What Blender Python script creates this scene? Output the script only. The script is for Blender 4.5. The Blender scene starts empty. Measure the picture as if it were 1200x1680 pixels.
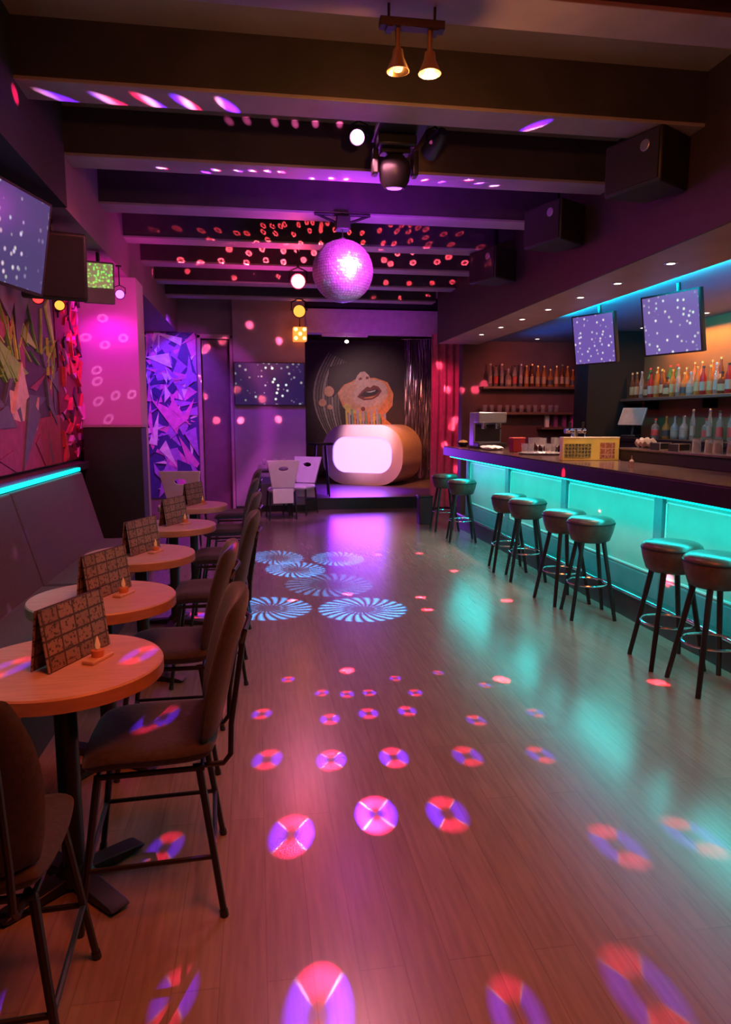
import bpy, bmesh, math, random
from mathutils import Vector, Matrix, Euler
random.seed(7)
C = bpy.context.scene.collection
SC = bpy.context.scene
PI = math.pi
R = math.radians

# ---------------------------------------------------------------- camera, world, exposure
cd = bpy.data.cameras.new('camera')
cd.sensor_fit = 'VERTICAL'; cd.sensor_height = 36.0; cd.sensor_width = 36.0 * 1200 / 1680
cd.lens = 1150 / 1680 * 36.0
cd.clip_start = 0.05; cd.clip_end = 100
cam = bpy.data.objects.new('camera', cd); C.objects.link(cam)
cam.location = (0, 0, 1.55)
cam.rotation_euler = (R(90 - 7.529), 0, R(-8.820))
SC.camera = cam
w = bpy.data.worlds.new('world'); SC.world = w; w.use_nodes = True
w.node_tree.nodes['Background'].inputs[0].default_value = (0.30, 0.10, 0.22, 1)
w.node_tree.nodes['Background'].inputs[1].default_value = 0.02
vs = SC.view_settings
vs.view_transform = 'Standard'; vs.look = 'None'; vs.exposure = 0.0; vs.gamma = 1.0
vs.use_curve_mapping = False


def light(name, kind, loc, energy, color, aim=None, size=0.1, size_y=None, angle=60, blend=0.5, spread=None):
    d = bpy.data.lights.new(name, kind)
    d.energy = energy; d.color = color
    if kind == 'AREA':
        d.shape = 'RECTANGLE' if size_y else 'SQUARE'
        d.size = size
        if size_y: d.size_y = size_y
        if spread: d.spread = R(spread)
    else:
        d.shadow_soft_size = size
    if kind == 'SPOT':
        d.spot_size = R(angle); d.spot_blend = blend
    o = bpy.data.objects.new(name, d); C.objects.link(o)
    o.location = loc
    if aim is not None:
        o.rotation_euler = (Vector(aim) - Vector(loc)).to_track_quat('-Z', 'Y').to_euler()
    return o


# ceiling washes of the room (unseen area lamps without any fittings)
light('warm_wash_light', 'AREA', (0.55, 1.2, 3.25), 66, (1.0, 0.14, 0.035), aim=(0.55, 1.9, 0), size=0.9)
light('rose_wash_light', 'AREA', (0.6, 4.65, 3.25), 24, (1.0, 0.30, 0.42), aim=(0.4, 4.9, 0), size=0.5)
light('rear_rose_wash_light', 'AREA', (0.6, 8.9, 3.25), 20, (0.95, 0.26, 0.55), aim=(0.5, 9.2, 0), size=0.7)
# magenta and violet spots
light('pilaster_magenta_light', 'SPOT', (-1.42, 7.05, 2.72), 26, (0.9, 0.0, 0.85), aim=(-1.42, 7.5, 1.7), size=0.05, angle=110, blend=0.7)
light('pilaster_wash_light', 'SPOT', (0.2, 5.1, 3.2), 190, (1.0, 0.0, 0.34), aim=(-1.45, 7.5, 1.6), size=0.08, angle=24, blend=0.7)
light('rear_mural_violet_light', 'SPOT', (-1.0, 10.3, 3.1), 190, (0.35, 0.05, 1.0), aim=(-1.35, 12, 1.9), size=0.06, angle=62, blend=0.6)
light('rear_mural_pink_light', 'SPOT', (-0.9, 9.6, 2.9), 90, (1.0, 0.03, 0.5), aim=(-1.3, 12, 1.0), size=0.06, angle=40, blend=0.6)
light('left_mural_light', 'SPOT', (-0.2, 4.4, 3.2), 55, (1.0, 0.16, 0.22), aim=(-1.72, 5.9, 1.8), size=0.08, angle=60, blend=0.8)
light('screen_wall_violet_light', 'SPOT', (0.3, 10.4, 3.2), 110, (0.32, 0.03, 1.0), aim=(0.25, 11.9, 0.9), size=0.06, angle=52, blend=0.6)
light('stage_violet_light', 'SPOT', (1.7, 12.45, 2.85), 600, (0.30, 0.01, 1.0), aim=(1.9, 13.0, 0.2), size=0.06, angle=44, blend=0.5)
light('stage_booth_light', 'SPOT', (1.6, 12.4, 2.9), 620, (1.0, 0.42, 0.55), aim=(2.4, 14.6, 1.0), size=0.08, angle=30, blend=0.7)
light('stage_art_light', 'SPOT', (2.4, 13.4, 2.9), 130, (1.0, 0.62, 0.60), aim=(2.6, 16.35, 1.8), size=0.05, angle=60, blend=0.8)
light('stage_orange_light', 'SPOT', (2.7, 12.6, 2.8), 330, (1.0, 0.27, 0.08), aim=(3.5, 15.3, 0.4), size=0.06, angle=70, blend=0.7)
light('curtain_red_light', 'SPOT', (2.4, 10.6, 3.1), 75, (1.0, 0.05, 0.26), aim=(3.25, 11.9, 1.6), size=0.05, angle=50, blend=0.7)
light('white_chair_light', 'SPOT', (0.5, 9.4, 3.15), 140, (1.0, 0.30, 0.75), aim=(0.5, 11.2, 0.7), size=0.05, angle=34, blend=0.6)  # unseen spot added to brighten the white chairs
light('floor_violet_light', 'SPOT', (1.5, 11.3, 2.9), 380, (0.28, 0.0, 1.0), aim=(1.3, 9.9, 0), size=0.05, angle=28, blend=0.6)  # unseen spot added to deepen the violet reflection on the floor
light('third_chair_fill_light', 'SPOT', (-0.5, 8.0, 3.15), 30, (1.0, 0.35, 0.6), aim=(-0.88, 8.95, 0.9), size=0.05, angle=30, blend=0.6)  # unseen spot added to brighten the white chair behind the far menu
light('lintel_violet_light', 'SPOT', (1.9, 10.9, 2.5), 26, (0.62, 0.05, 1.0), aim=(2.0, 12, 3.2), size=0.05, angle=100, blend=0.8)
# violet uplight on the ceiling round the mirror ball and a spot on the ball
light('ceiling_violet_light', 'SPOT', (0.9, 5.6, 2.55), 95, (0.42, 0.03, 1.0), aim=(0.9, 6.0, 3.6), size=0.1, angle=150, blend=0.9)
light('ceiling_pink_light', 'SPOT', (0.2, 8.6, 2.5), 60, (0.95, 0.05, 0.45), aim=(0.2, 8.4, 3.6), size=0.1, angle=155, blend=0.9)
light('ball_pinspot_light', 'SPOT', (1.22, 5.0, 3.12), 1500, (1.0, 0.07, 1.0), aim=(0.77, 6.25, 2.82), size=0.05, angle=26, blend=0.4)
light('soffit_magenta_light', 'SPOT', (-0.9, 6.9, 2.0), 55, (1.0, 0.02, 0.5), aim=(-1.5, 7.3, 2.95), size=0.06, angle=90, blend=0.8)
# bar: LED tape under the worktop, tape in the soffit cove, shelf lamps
light('bar_tape_light', 'AREA', (2.71, 6.3, 1.015), 52, (0.0, 0.82, 0.78), aim=(2.78, 6.3, 0.0), size=6.6, size_y=0.06)
light('cove_tape_light', 'AREA', (3.42, 5.6, 2.685), 75, (0.0, 0.62, 0.85), aim=(3.6, 5.6, 2.72), size=4.4, size_y=0.03)
light('cove_blue_light', 'AREA', (3.75, 6.6, 2.35), 12, (0.0, 0.20, 1.0), aim=(4.3, 6.6, 2.72), size=6.0, size_y=0.05)
light('shelf_amber_light', 'AREA', (5.02, 6.5, 2.60), 52, (1.0, 0.36, 0.06), aim=(5.10, 6.5, 1.8), size=3.6, size_y=0.12)
light('backbar_light', 'AREA', (4.3, 6.6, 2.60), 9, (1.0, 0.62, 0.45), aim=(4.4, 6.6, 1.2), size=4.5, size_y=0.2)
light('far_shelf_light', 'SPOT', (3.9, 8.8, 2.5), 42, (1.0, 0.18, 0.12), aim=(4.1, 10.4, 1.9), size=0.06, angle=80, blend=0.7)
light('counter_light', 'AREA', (3.0, 7.2, 2.62), 30, (1.0, 0.6, 0.42), aim=(3.04, 7.2, 1.1), size=4.5, size_y=0.12, spread=65)
light('bench_tape_light', 'AREA', (-1.56, 4.6, 1.135), 2.5, (0.0, 0.75, 0.95), aim=(-1.2, 4.6, 1.1), size=3.4, size_y=0.02)


# >>> projectors
# ---------------------------------------------------------------- pattern projectors: lamps whose own beam is broken up into discs and rings
SIGN = 1.0


def projector(name, loc, power, gain, spots, rad, profile, tint, freq=0.0, aim=None, angle=None):
    """a small lamp whose light leaves only along the beams towards the listed points; profile = brightness across one beam"""
    d = bpy.data.lights.new(name, 'SPOT' if aim else 'POINT'); d.energy = power; d.shadow_soft_size = 0.0
    if aim: d.spot_size = R(angle); d.spot_blend = 0.05
    o = bpy.data.objects.new(name, d); C.objects.link(o); o.location = loc
    if aim: o.rotation_euler = (Vector(aim) - Vector(loc)).to_track_quat('-Z', 'Y').to_euler()
    d.use_nodes = True
    t = d.node_tree; N, L = t.nodes, t.links
    em = N['Emission']
    ge = N.new('ShaderNodeNewGeometry')
    flip = N.new('ShaderNodeVectorMath'); flip.operation = 'SCALE'; flip.inputs['Scale'].default_value = SIGN
    L.new(ge.outputs['Incoming'], flip.inputs[0])
    I = flip.outputs[0]
    best = None
    for s_ in spots:
        v = Vector(s_[:3]) - Vector(loc); dist = v.length; v.normalize()
        rho = (s_[3] if len(s_) > 3 else rad) / dist
        di = N.new('ShaderNodeVectorMath'); di.operation = 'DISTANCE'; L.new(I, di.inputs[0]); di.inputs[1].default_value = v
        m = N.new('ShaderNodeMath'); m.operation = 'DIVIDE'; L.new(di.outputs['Value'], m.inputs[0]); m.inputs[1].default_value = rho
        if best is None: best = m.outputs[0]
        else:
            mn = N.new('ShaderNodeMath'); mn.operation = 'MINIMUM'; L.new(best, mn.inputs[0]); L.new(m.outputs[0], mn.inputs[1]); best = mn.outputs[0]
    cr = N.new('ShaderNodeValToRGB'); e = cr.color_ramp.elements
    e[0].position, v0 = profile[0]; e[0].color = (v0, v0, v0, 1); e[1].position, v1 = profile[-1]; e[1].color = (v1, v1, v1, 1)
    for p, v in profile[1:-1]: x = e.new(p); x.color = (v, v, v, 1)
    L.new(best, cr.inputs[0])
    g = N.new('ShaderNodeMath'); g.operation = 'MULTIPLY'; L.new(cr.outputs[0], g.inputs[0]); g.inputs[1].default_value = gain
    L.new(g.outputs[0], em.inputs['Strength'])
    if freq:
        dt = N.new('ShaderNodeVectorMath'); dt.operation = 'DOT_PRODUCT'; L.new(I, dt.inputs[0]); dt.inputs[1].default_value = (0.83, 0.25, 0.5)
        a = N.new('ShaderNodeMath'); a.operation = 'MULTIPLY'; L.new(dt.outputs['Value'], a.inputs[0]); a.inputs[1].default_value = freq
        sn = N.new('ShaderNodeMath'); sn.operation = 'SINE'; L.new(a.outputs[0], sn.inputs[0])
        mr = N.new('ShaderNodeMapRange'); mr.inputs[1].default_value = -1; L.new(sn.outputs[0], mr.inputs[0])
        c2 = N.new('ShaderNodeValToRGB'); q = c2.color_ramp.elements
        q[0].position = 0.22; q[0].color = (*tint[0], 1); q[1].position = 0.78; q[1].color = (*tint[1], 1); x = q.new(0.5); x.color = (*tint[2], 1)
        L.new(mr.outputs[0], c2.inputs[0]); L.new(c2.outputs[0], em.inputs['Color'])
    else:
        em.inputs['Color'].default_value = (*tint[0], 1)
    return o


def disc_projector(name, loc, power, gain, spots, aim, angle):
    """disc pattern of red and blue quarters with a dim centre, one per listed point (x, y, z, radius)"""
    d = bpy.data.lights.new(name, 'SPOT'); d.energy = power; d.shadow_soft_size = 0.0; d.spot_size = R(angle); d.spot_blend = 0.05
    o = bpy.data.objects.new(name, d); C.objects.link(o); o.location = loc
    o.rotation_euler = (Vector(aim) - Vector(loc)).to_track_quat('-Z', 'Y').to_euler()
    d.use_nodes = True; t = d.node_tree; N, L = t.nodes, t.links; em = N['Emission']
    I = N.new('ShaderNodeNewGeometry').outputs['Incoming']
    def math_(op, *a):
        m = N.new('ShaderNodeMath'); m.operation = op
        for i, x in enumerate(a):
            if isinstance(x, (int, float)): m.inputs[i].default_value = x
            else: L.new(x, m.inputs[i])
        return m.outputs[0]
    def dot(v):
        m = N.new('ShaderNodeVectorMath'); m.operation = 'DOT_PRODUCT'; L.new(I, m.inputs[0]); m.inputs[1].default_value = v; return m.outputs['Value']
    best = col = None
    for (x, y, z, r) in spots:
        v = Vector((x, y, z)) - Vector(loc); k = v.length / r; v.normalize()
        e1 = Vector((1, 0, 0)); e1 = (e1 - v * e1.dot(v)).normalized(); e2 = v.cross(e1)
        a, b = dot(e1 * k), dot(e2 * k)
        a2, b2 = math_('MULTIPLY', a, a), math_('MULTIPLY', b, b)
        r2 = math_('ADD', a2, b2)
        q = math_('MULTIPLY', math_('LESS_THAN', r2, 1.0), math_('SUBTRACT', a2, b2))
        best = r2 if best is None else math_('MINIMUM', best, r2)
        col = q if col is None else math_('ADD', col, q)
    cr = N.new('ShaderNodeValToRGB'); e = cr.color_ramp.elements
    prof = DISC
    e[0].position, w0 = prof[0]; e[0].color = (w0, w0, w0, 1); e[1].position = 1.0; e[1].color = (0, 0, 0, 1)
    for p, w_ in prof[1:-1]: x = e.new(p); x.color = (w_, w_, w_, 1)
    L.new(math_('SQRT', best), cr.inputs[0])
    L.new(math_('MULTIPLY', cr.outputs[0], gain), em.inputs['Strength'])
    tt = math_('MULTIPLY_ADD', math_('DIVIDE', col, math_('MAXIMUM', best, 0.01)), 0.5, 0.5)
    c2 = N.new('ShaderNodeValToRGB'); q = c2.color_ramp.elements
    q[0].position = 0.40; q[0].color = (1.0, 0.015, 0.10, 1); q[1].position = 0.57; q[1].color = (0.13, 0.01, 1.0, 1); x = q.new(0.48); x.color = (0.75, 0.30, 0.60, 1)
    L.new(tt, c2.inputs[0]); L.new(c2.outputs[0], em.inputs['Color'])
    return o


def ring_projector(name, loc, power, gain, rings, tint, aim, angle):
    """moving head gobo: rings of fine curved spokes"""
    d = bpy.data.lights.new(name, 'SPOT'); d.energy = power; d.shadow_soft_size = 0.0; d.spot_size = R(angle); d.spot_blend = 0.05
    o = bpy.data.objects.new(name, d); C.objects.link(o); o.location = loc
    o.rotation_euler = (Vector(aim) - Vector(loc)).to_track_quat('-Z', 'Y').to_euler()
    d.use_nodes = True; t = d.node_tree; N, L = t.nodes, t.links; em = N['Emission']
    ge = N.new('ShaderNodeNewGeometry'); flip = N.new('ShaderNodeVectorMath'); flip.operation = 'SCALE'; flip.inputs['Scale'].default_value = SIGN
    L.new(ge.outputs['Incoming'], flip.inputs[0]); I = flip.outputs[0]
    def math_(op, a, b=None, c=None):
        m = N.new('ShaderNodeMath'); m.operation = op
        for i, x in enumerate((a, b, c)):
            if x is None: continue
            if isinstance(x, (int, float)): m.inputs[i].default_value = x
            else: L.new(x, m.inputs[i])
        return m.outputs[0]
    def dot(v):
        m = N.new('ShaderNodeVectorMath'); m.operation = 'DOT_PRODUCT'; L.new(I, m.inputs[0]); m.inputs[1].default_value = v; return m.outputs['Value']
    tot = None
    for (x, y, r, amp) in rings:
        v = Vector((x, y, 0)) - Vector(loc); dist = v.length; v.normalize()
        e1 = Vector((1, 0, 0)); e1 = (e1 - v * e1.dot(v)).normalized(); e2 = v.cross(e1)
        k = dist / r
        a, b = math_('MULTIPLY', dot(e1), k), math_('MULTIPLY', dot(e2), k)
        rr = math_('SQRT', math_('ADD', math_('MULTIPLY', a, a), math_('MULTIPLY', b, b)))
        th = math_('ARCTAN2', b, a)
        sp = math_('MULTIPLY_ADD', math_('SINE', math_('ADD', math_('MULTIPLY', th, 24.0), math_('MULTIPLY', rr, 9.0))), 0.55, 0.5)
        cr = N.new('ShaderNodeValToRGB'); e = cr.color_ramp.elements
        prof = [(0.0, 0.12), (0.26, 0.12), (0.30, 0.5), (0.38, 0.15), (0.5, 0.75), (0.93, 0.8), (1.0, 0.0)]
        e[0].position, w0 = prof[0]; e[0].color = (w0, w0, w0, 1); e[1].position = 1.0; e[1].color = (0, 0, 0, 1)
        for p, w_ in prof[1:-1]: q = e.new(p); q.color = (w_, w_, w_, 1)
        L.new(rr, cr.inputs[0])
        val = math_('MULTIPLY', math_('MULTIPLY', cr.outputs[0], sp), amp)
        tot = val if tot is None else math_('ADD', tot, val)
    L.new(math_('MULTIPLY', tot, gain), em.inputs['Strength']); em.inputs['Color'].default_value = (*tint, 1)
    return o


FLOOR_BEAMS = [(0.1, 2.47, -0, 0.091), (0.44, 2.56, -0, 0.089), (0.72, 2.52, 0, 0.089), (0.02, 3.08, -0, 0.075), (0.31, 3.03, -0, 0.074), (0.6, 3.01, -0, 0.074), (0.94, 2.97, 0, 0.075), (1.28, 2.93, -0, 0.064), (0, 3.59, -0, 0.059), (0.35, 3.47, -0, 0.057), (0.56, 3.51, -0, 0.058), (0.77, 3.51, -0, 0.055), (1.1, 3.34, 0, 0.054), (0.34, 3.83, 0, 0.044), (0.48, 3.79, 0, 0.047), (0.61, 3.79, 0, 0.044), (0.87, 3.75, 0, 0.046), (1.3, 3.8, 0, 0.037), (0.16, 4.07, 0, 0.044), (0.8, 3.99, 0, 0.041), (1.08, 4.04, -0, 0.035), (-0.06, 2.12, 0.69, 0.023), (1.44, 3.38, 0, 0.047), (0.13, 1.65, -0, 0.102), (-0.25, 1.77, 0, 0.065), (1.28, 2.22, -0, 0.094), (1.59, 2.23, 0, 0.093), (1.02, 1.59, 0, 0.105), (0.65, 1.57, -0, 0.081), (-0.67, 1.82, -0, 0.059), (-0.22, 2.09, 0.51, 0.05), (-0.36, 2.46, 0, 0.068), (-0.79, 2.29, 0.77, 0.059), (-0.4, 2.36, 0.77, 0.05), (-0.37, 2.29, 0.55, 0.05), (-0.52, 5.57, 0, 0.113), (-0.1, 3.07, 0.98, 0.037), (-1.2, 7.5, 1.54, 0.03)]
RED_BEAMS = [(0.53, 4.16, -0), (1.4, 5.86, 0), (1.99, 6.86, -0), (1.85, 7.85, -0), (1.43, 3.87, -0), (2.11, 5.64, 0), (0.28, 5.93, 0), (0.78, 6.07, 0), (1.36, 5.46, 0), (1.36, 7.85, -0), (2.33, 3.68, -0), (3.01, 4.67, 0.36), (3.01, 5.78, 0.79), (-0.07, 2.43, 0.73)]
CEIL_BEAMS = [(-1.2, 4.12, 3.22, 0.046), (-1.04, 4.28, 3.3, 0.046), (-0.77, 4.28, 3.3, 0.046), (-0.56, 4.25, 3.3, 0.046), (-0.36, 4.24, 3.3, 0.046), (-0.13, 4.24, 3.3, 0.046), (1.7, 4.23, 3.3, 0.046), (-0.63, 5.32, 3.3, 0.022), (-0.33, 5.36, 3.3, 0.022), (-0.26, 5.3, 3.3, 0.022), (-0.1, 5.29, 3.3, 0.022), (0, 5.28, 3.3, 0.022), (0.11, 5.27, 3.3, 0.022), (0.21, 5.27, 3.3, 0.022), (0.43, 5.37, 3.3, 0.022), (0.58, 5.35, 3.3, 0.022), (0.69, 5.35, 3.3, 0.022), (1.27, 5.28, 3.3, 0.022), (1.4, 5.3, 3.3, 0.022), (1.59, 5.23, 3.3, 0.022), (1.69, 5.29, 3.3, 0.022), (1.82, 5.32, 3.3, 0.022)]
UP_BEAMS = [(-0.14, 5.18, 3.57), (-0.02, 5.18, 3.58), (0.17, 5.18, 3.58), (0.31, 5.18, 3.58), (0.45, 5.18, 3.59), (0.62, 5.18, 3.6), (1.48, 5.14, 3.6)]
FAR_BEAMS = [(0.11, 7.32, 3.45), (0.2, 7.32, 3.45), (0.28, 7.32, 3.45), (0.32, 7.32, 3.47), (0.46, 7.32, 3.47), (0.54, 7.32, 3.5), (0.6, 7.32, 3.5), (0.69, 7.32, 3.48), (0.75, 7.32, 3.5), (1.4, 7.32, 3.51), (1.51, 7.32, 3.51), (1.61, 7.32, 3.52), (1.68, 7.32, 3.49), (-0.33, 7.32, 3.39), (-0.15, 7.32, 3.37), (-0.05, 7.32, 3.37), (0.11, 7.32, 3.39), (0.23, 7.32, 3.38), (0.41, 7.32, 3.38), (0.57, 7.32, 3.42), (0.68, 7.32, 3.43), (0.82, 7.32, 3.44), (0.97, 7.32, 3.42), (1.1, 7.32, 3.42), (1.28, 7.32, 3.45), (1.46, 7.32, 3.45), (1.58, 7.32, 3.45), (1.76, 7.32, 3.48), (-0.41, 7.32, 3.3), (-0.28, 7.44, 3.3), (-0.16, 7.41, 3.3), (0.02, 7.34, 3.3), (0.15, 7.32, 3.32), (0.32, 7.37, 3.3), (0.48, 7.32, 3.3), (0.68, 7.32, 3.3), (1.11, 7.32, 3.33), (1.32, 7.32, 3.33), (1.43, 7.32, 3.33), (1.6, 7.32, 3.36), (1.8, 7.32, 3.34), (1.76, 7.32, 3.4), (1.95, 7.32, 3.44), (2.12, 7.32, 3.45), (1.33, 7.46, 3.3), (2.28, 7.39, 3.21), (2.38, 7.12, 3.16), (2.62, 7.16, 3.18), (2.36, 7.16, 3.12), (2.65, 7.17, 3.15), (-1.23, 7.25, 2.95), (-0.94, 7.32, 3.37), (-0.72, 7.32, 3.39), (-0.49, 7.32, 3.38), (1.78, 7.32, 3.31), (2.03, 7.32, 3.34), (2.35, 7.32, 3.33)]
END_BEAMS = [(-0.26, 8.39, 3.46), (-0.04, 8.39, 3.42), (0.11, 8.39, 3.47), (0.35, 8.39, 3.46), (0.5, 8.39, 3.48), (0.7, 8.39, 3.45), (1.68, 8.39, 3.48), (1.87, 8.39, 3.5), (-0.8, 8.39, 3.32), (-0.58, 8.39, 3.3), (-0.35, 8.39, 3.33), (-0.07, 8.39, 3.32), (0.15, 8.39, 3.35), (0.35, 8.39, 3.34), (0.58, 8.39, 3.37), (1.52, 8.39, 3.4), (2.3, 8.39, 3.46), (1.6, 8.39, 3.36), (1.87, 8.39, 3.38), (2.16, 8.39, 3.4), (2.5, 8.39, 3.4), (1.74, 9.46, 3.35), (2.06, 9.46, 3.35), (2.37, 9.46, 3.36), (2.65, 9.46, 3.38), (-1.23, 9.31, 3.36), (-0.82, 9.46, 3.41), (-0.24, 9.46, 3.35), (0.04, 9.46, 3.39), (0.32, 9.46, 3.38), (1.76, 10.53, 3.34), (2.16, 10.53, 3.34), (2.58, 10.53, 3.39)]
WALL_BEAMS = [(-0.07, 11.92, 3.08), (0.4, 11.92, 2.83), (-0.25, 11.92, 1.53), (0.37, 11.92, 1.55), (-0.29, 11.86, 2.03), (0.11, 11.86, 1.88), (-0.78, 12.16, 2.73), (-0.83, 12.16, 2.68), (-0.53, 12.16, 2.84), (-0.85, 12.16, 1.93), (-0.66, 12.16, 1.53), (-0.88, 11.96, 2.22), (3.27, 11.87, 2.05), (3.1, 10.47, 1.99), (3.32, 11.79, 1.43), (3.22, 11.82, 1.11), (3.42, 11.85, 1.53), (2.73, 9.05, 1.17), (3.42, 11.81, 0.69), (3.3, 10.42, 1.99), (3.45, 10.42, 2.08), (3.1, 11.83, 2.46)]
PIL_BEAMS = [(-1.66, 7.5, 2.36), (-1.48, 7.5, 2.29), (-1.57, 7.5, 2.04), (-1.4, 7.5, 1.79), (-1.57, 7.5, 1.73), (-1.48, 7.5, 1.55), (-1.57, 7.5, 1.93), (-1.24, 7.5, 1.8), (-1.3, 7.5, 2.36), (-1.49, 7.5, 2.55), (-1.7, 7.06, 2.31), (-1.73, 7.14, 1.73), (-1.56, 10.92, 2.95), (-1.35, 10.76, 2.95), (-1.05, 12, 3.1)]
LEFT_BEAMS = [(-1.47, 4.51, 0.75), (-1.49, 4.78, 0.8), (-1.46, 5.05, 0.71), (-1.5, 5.23, 0.85), (-1.5, 5.94, 0.85), (-1.45, 5.94, 0.66), (-1.4, 4.13, 0.48)]
DISC = [(0.0, 0.04), (0.20, 0.10), (0.45, 1.0), (0.70, 0.9), (1.0, 0.0)]
RING = [(0.0, 0.0), (0.35, 0.05), (0.55, 1.0), (0.85, 1.0), (1.0, 0.0)]
DOT = [(0.0, 1.0), (0.5, 0.8), (1.0, 0.0)]
RBW = ((1.0, 0.01, 0.10), (0.14, 0.01, 1.0), (0.9, 0.35, 0.7))
disc_projector('floor_disc_projector', (0.77, 5.88, 2.60), 60, 42, FLOOR_BEAMS, (0.4, 3.0, 0), 110)
projector('red_fleck_projector', (0.77, 5.88, 2.62), 60, 600, RED_BEAMS, 0.05, DOT, ((1.0, 0.02, 0.05),))
projector('ceiling_streak_projector', (0.77, 5.88, 2.60), 50, 140, CEIL_BEAMS, 0.046, DOT, RBW, 60)
projector('ceiling_pink_projector', (0.60, 4.40, 3.00), 10, 40, UP_BEAMS, 0.028, DOT, ((1.0, 0.15, 0.5),))
projector('far_ceiling_projector', (0.77, 6.66, 2.90), 30, 30, FAR_BEAMS, 0.022, RING, ((1.0, 0.07, 0.10),))
projector('end_ceiling_projector', (0.77, 6.68, 2.88), 60, 110, END_BEAMS, 0.034, RING, ((1.0, 0.08, 0.14),))
projector('wall_ring_projector', (0.77, 6.66, 2.90), 60, 220, WALL_BEAMS, 0.06, RING, ((1.0, 0.12, 0.25),))
projector('pilaster_ring_projector', (-0.55, 6.30, 2.60), 12, 6, PIL_BEAMS, 0.045, RING, ((1.0, 0.35, 0.9),))
projector('bench_fleck_projector', (-0.55, 6.30, 2.62), 8, 26, LEFT_BEAMS, 0.03, DOT, RBW, 60)
ring_projector('floor_ring_projector', (0.95, 4.80, 3.02), 60, 140, [(0.21, 7.85, .30, 1.3), (0.88, 7.67, .30, 1.3), (0.38, 7.17, .31, 1.3), (0.66, 6.44, .42, .32), (0.07, 5.70, .36, .75), (0.84, 5.55, .37, .9)], (0.03, 0.30, 1.0), (0.5, 6.5, 0), 75)

# <<< projectors

# ---------------------------------------------------------------- materials
def nt_mat(name):
    m = bpy.data.materials.new(name); m.use_nodes = True
    t = m.node_tree
    return m, t, t.nodes, t.links, t.nodes['Principled BSDF']


def mat(name, col, rough=0.5, metal=0.0, var=0.12, scale=8.0, bump=0.0, spec=0.5, coat=0.0, trans=0.0, stretch=(1, 1, 1), sheen=0.0):
    m, t, N, L, b = nt_mat(name)
    tc = N.new('ShaderNodeTexCoord'); mp = N.new('ShaderNodeMapping'); mp.inputs['Scale'].default_value = stretch
    L.new(tc.outputs['Object'], mp.inputs[0])
    nz = N.new('ShaderNodeTexNoise'); nz.inputs['Scale'].default_value = scale; nz.inputs['Detail'].default_value = 5
    L.new(mp.outputs[0], nz.inputs['Vector'])
    cr = N.new('ShaderNodeValToRGB')
    lo = [max(0, c * (1 - var)) for c in col]; hi = [min(1, c * (1 + var)) for c in col]
    cr.color_ramp.elements[0].color = (*lo, 1); cr.color_ramp.elements[1].color = (*hi, 1)
    cr.color_ramp.elements[0].position = 0.3; cr.color_ramp.elements[1].position = 0.7
    L.new(nz.outputs['Fac'], cr.inputs[0]); L.new(cr.outputs[0], b.inputs['Base Color'])
    b.inputs['Roughness'].default_value = rough; b.inputs['Metallic'].default_value = metal
    b.inputs['Specular IOR Level'].default_value = spec; b.inputs['Coat Weight'].default_value = coat
    b.inputs['Transmission Weight'].default_value = trans; b.inputs['Sheen Weight'].default_value = sheen
    if bump:
        bp = N.new('ShaderNodeBump'); bp.inputs['Strength'].default_value = bump; bp.inputs['Distance'].default_value = 0.01
        L.new(nz.outputs['Fac'], bp.inputs['Height']); L.new(bp.outputs[0], b.inputs['Normal'])
    return m


def glow(name, col, strength):
    m, t, N, L, b = nt_mat(name)
    b.inputs['Base Color'].default_value = (*[c * 0.5 for c in col], 1)
    b.inputs['Emission Color'].default_value = (*col, 1)
    b.inputs['Emission Strength'].default_value = strength
    return m


def floor_mat():
    m, t, N, L, b = nt_mat('oak_plank_floor')
    tc = N.new('ShaderNodeTexCoord'); mp = N.new('ShaderNodeMapping'); mp.inputs['Rotation'].default_value = (0, 0, PI / 2)
    L.new(tc.outputs['Object'], mp.inputs[0])
    br = N.new('ShaderNodeTexBrick'); br.offset = 0.37
    br.inputs['Scale'].default_value = 1.0; br.inputs['Brick Width'].default_value = 1.3; br.inputs['Row Height'].default_value = 0.13
    br.inputs['Mortar Size'].default_value = 0.0022; br.inputs['Mortar Smooth'].default_value = 0.4
    br.inputs['Color1'].default_value = (0.255, 0.185, 0.150, 1); br.inputs['Color2'].default_value = (0.285, 0.21, 0.172, 1)
    br.inputs['Mortar'].default_value = (0.21, 0.152, 0.122, 1)
    L.new(mp.outputs[0], br.inputs['Vector'])
    mp2 = N.new('ShaderNodeMapping'); mp2.inputs['Scale'].default_value = (18, 1.2, 1)
    L.new(tc.outputs['Object'], mp2.inputs[0])
    nz = N.new('ShaderNodeTexNoise'); nz.inputs['Scale'].default_value = 3; nz.inputs['Detail'].default_value = 7
    L.new(mp2.outputs[0], nz.inputs['Vector'])
    mx = N.new('ShaderNodeMixRGB'); mx.blend_type = 'OVERLAY'; mx.inputs[0].default_value = 0.35
    L.new(br.outputs['Color'], mx.inputs[1]); L.new(nz.outputs['Fac'], mx.inputs[2])
    L.new(mx.outputs[0], b.inputs['Base Color'])
    b.inputs['Roughness'].default_value = 0.27; b.inputs['Specular IOR Level'].default_value = 1.0
    b.inputs['Coat Weight'].default_value = 0.35; b.inputs['Coat Roughness'].default_value = 0.22
    bp = N.new('ShaderNodeBump'); bp.inputs['Strength'].default_value = 0.05; bp.inputs['Distance'].default_value = 0.003
    L.new(nz.outputs['Fac'], bp.inputs['Height']); L.new(bp.outputs[0], b.inputs['Normal'])
    return m


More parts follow.
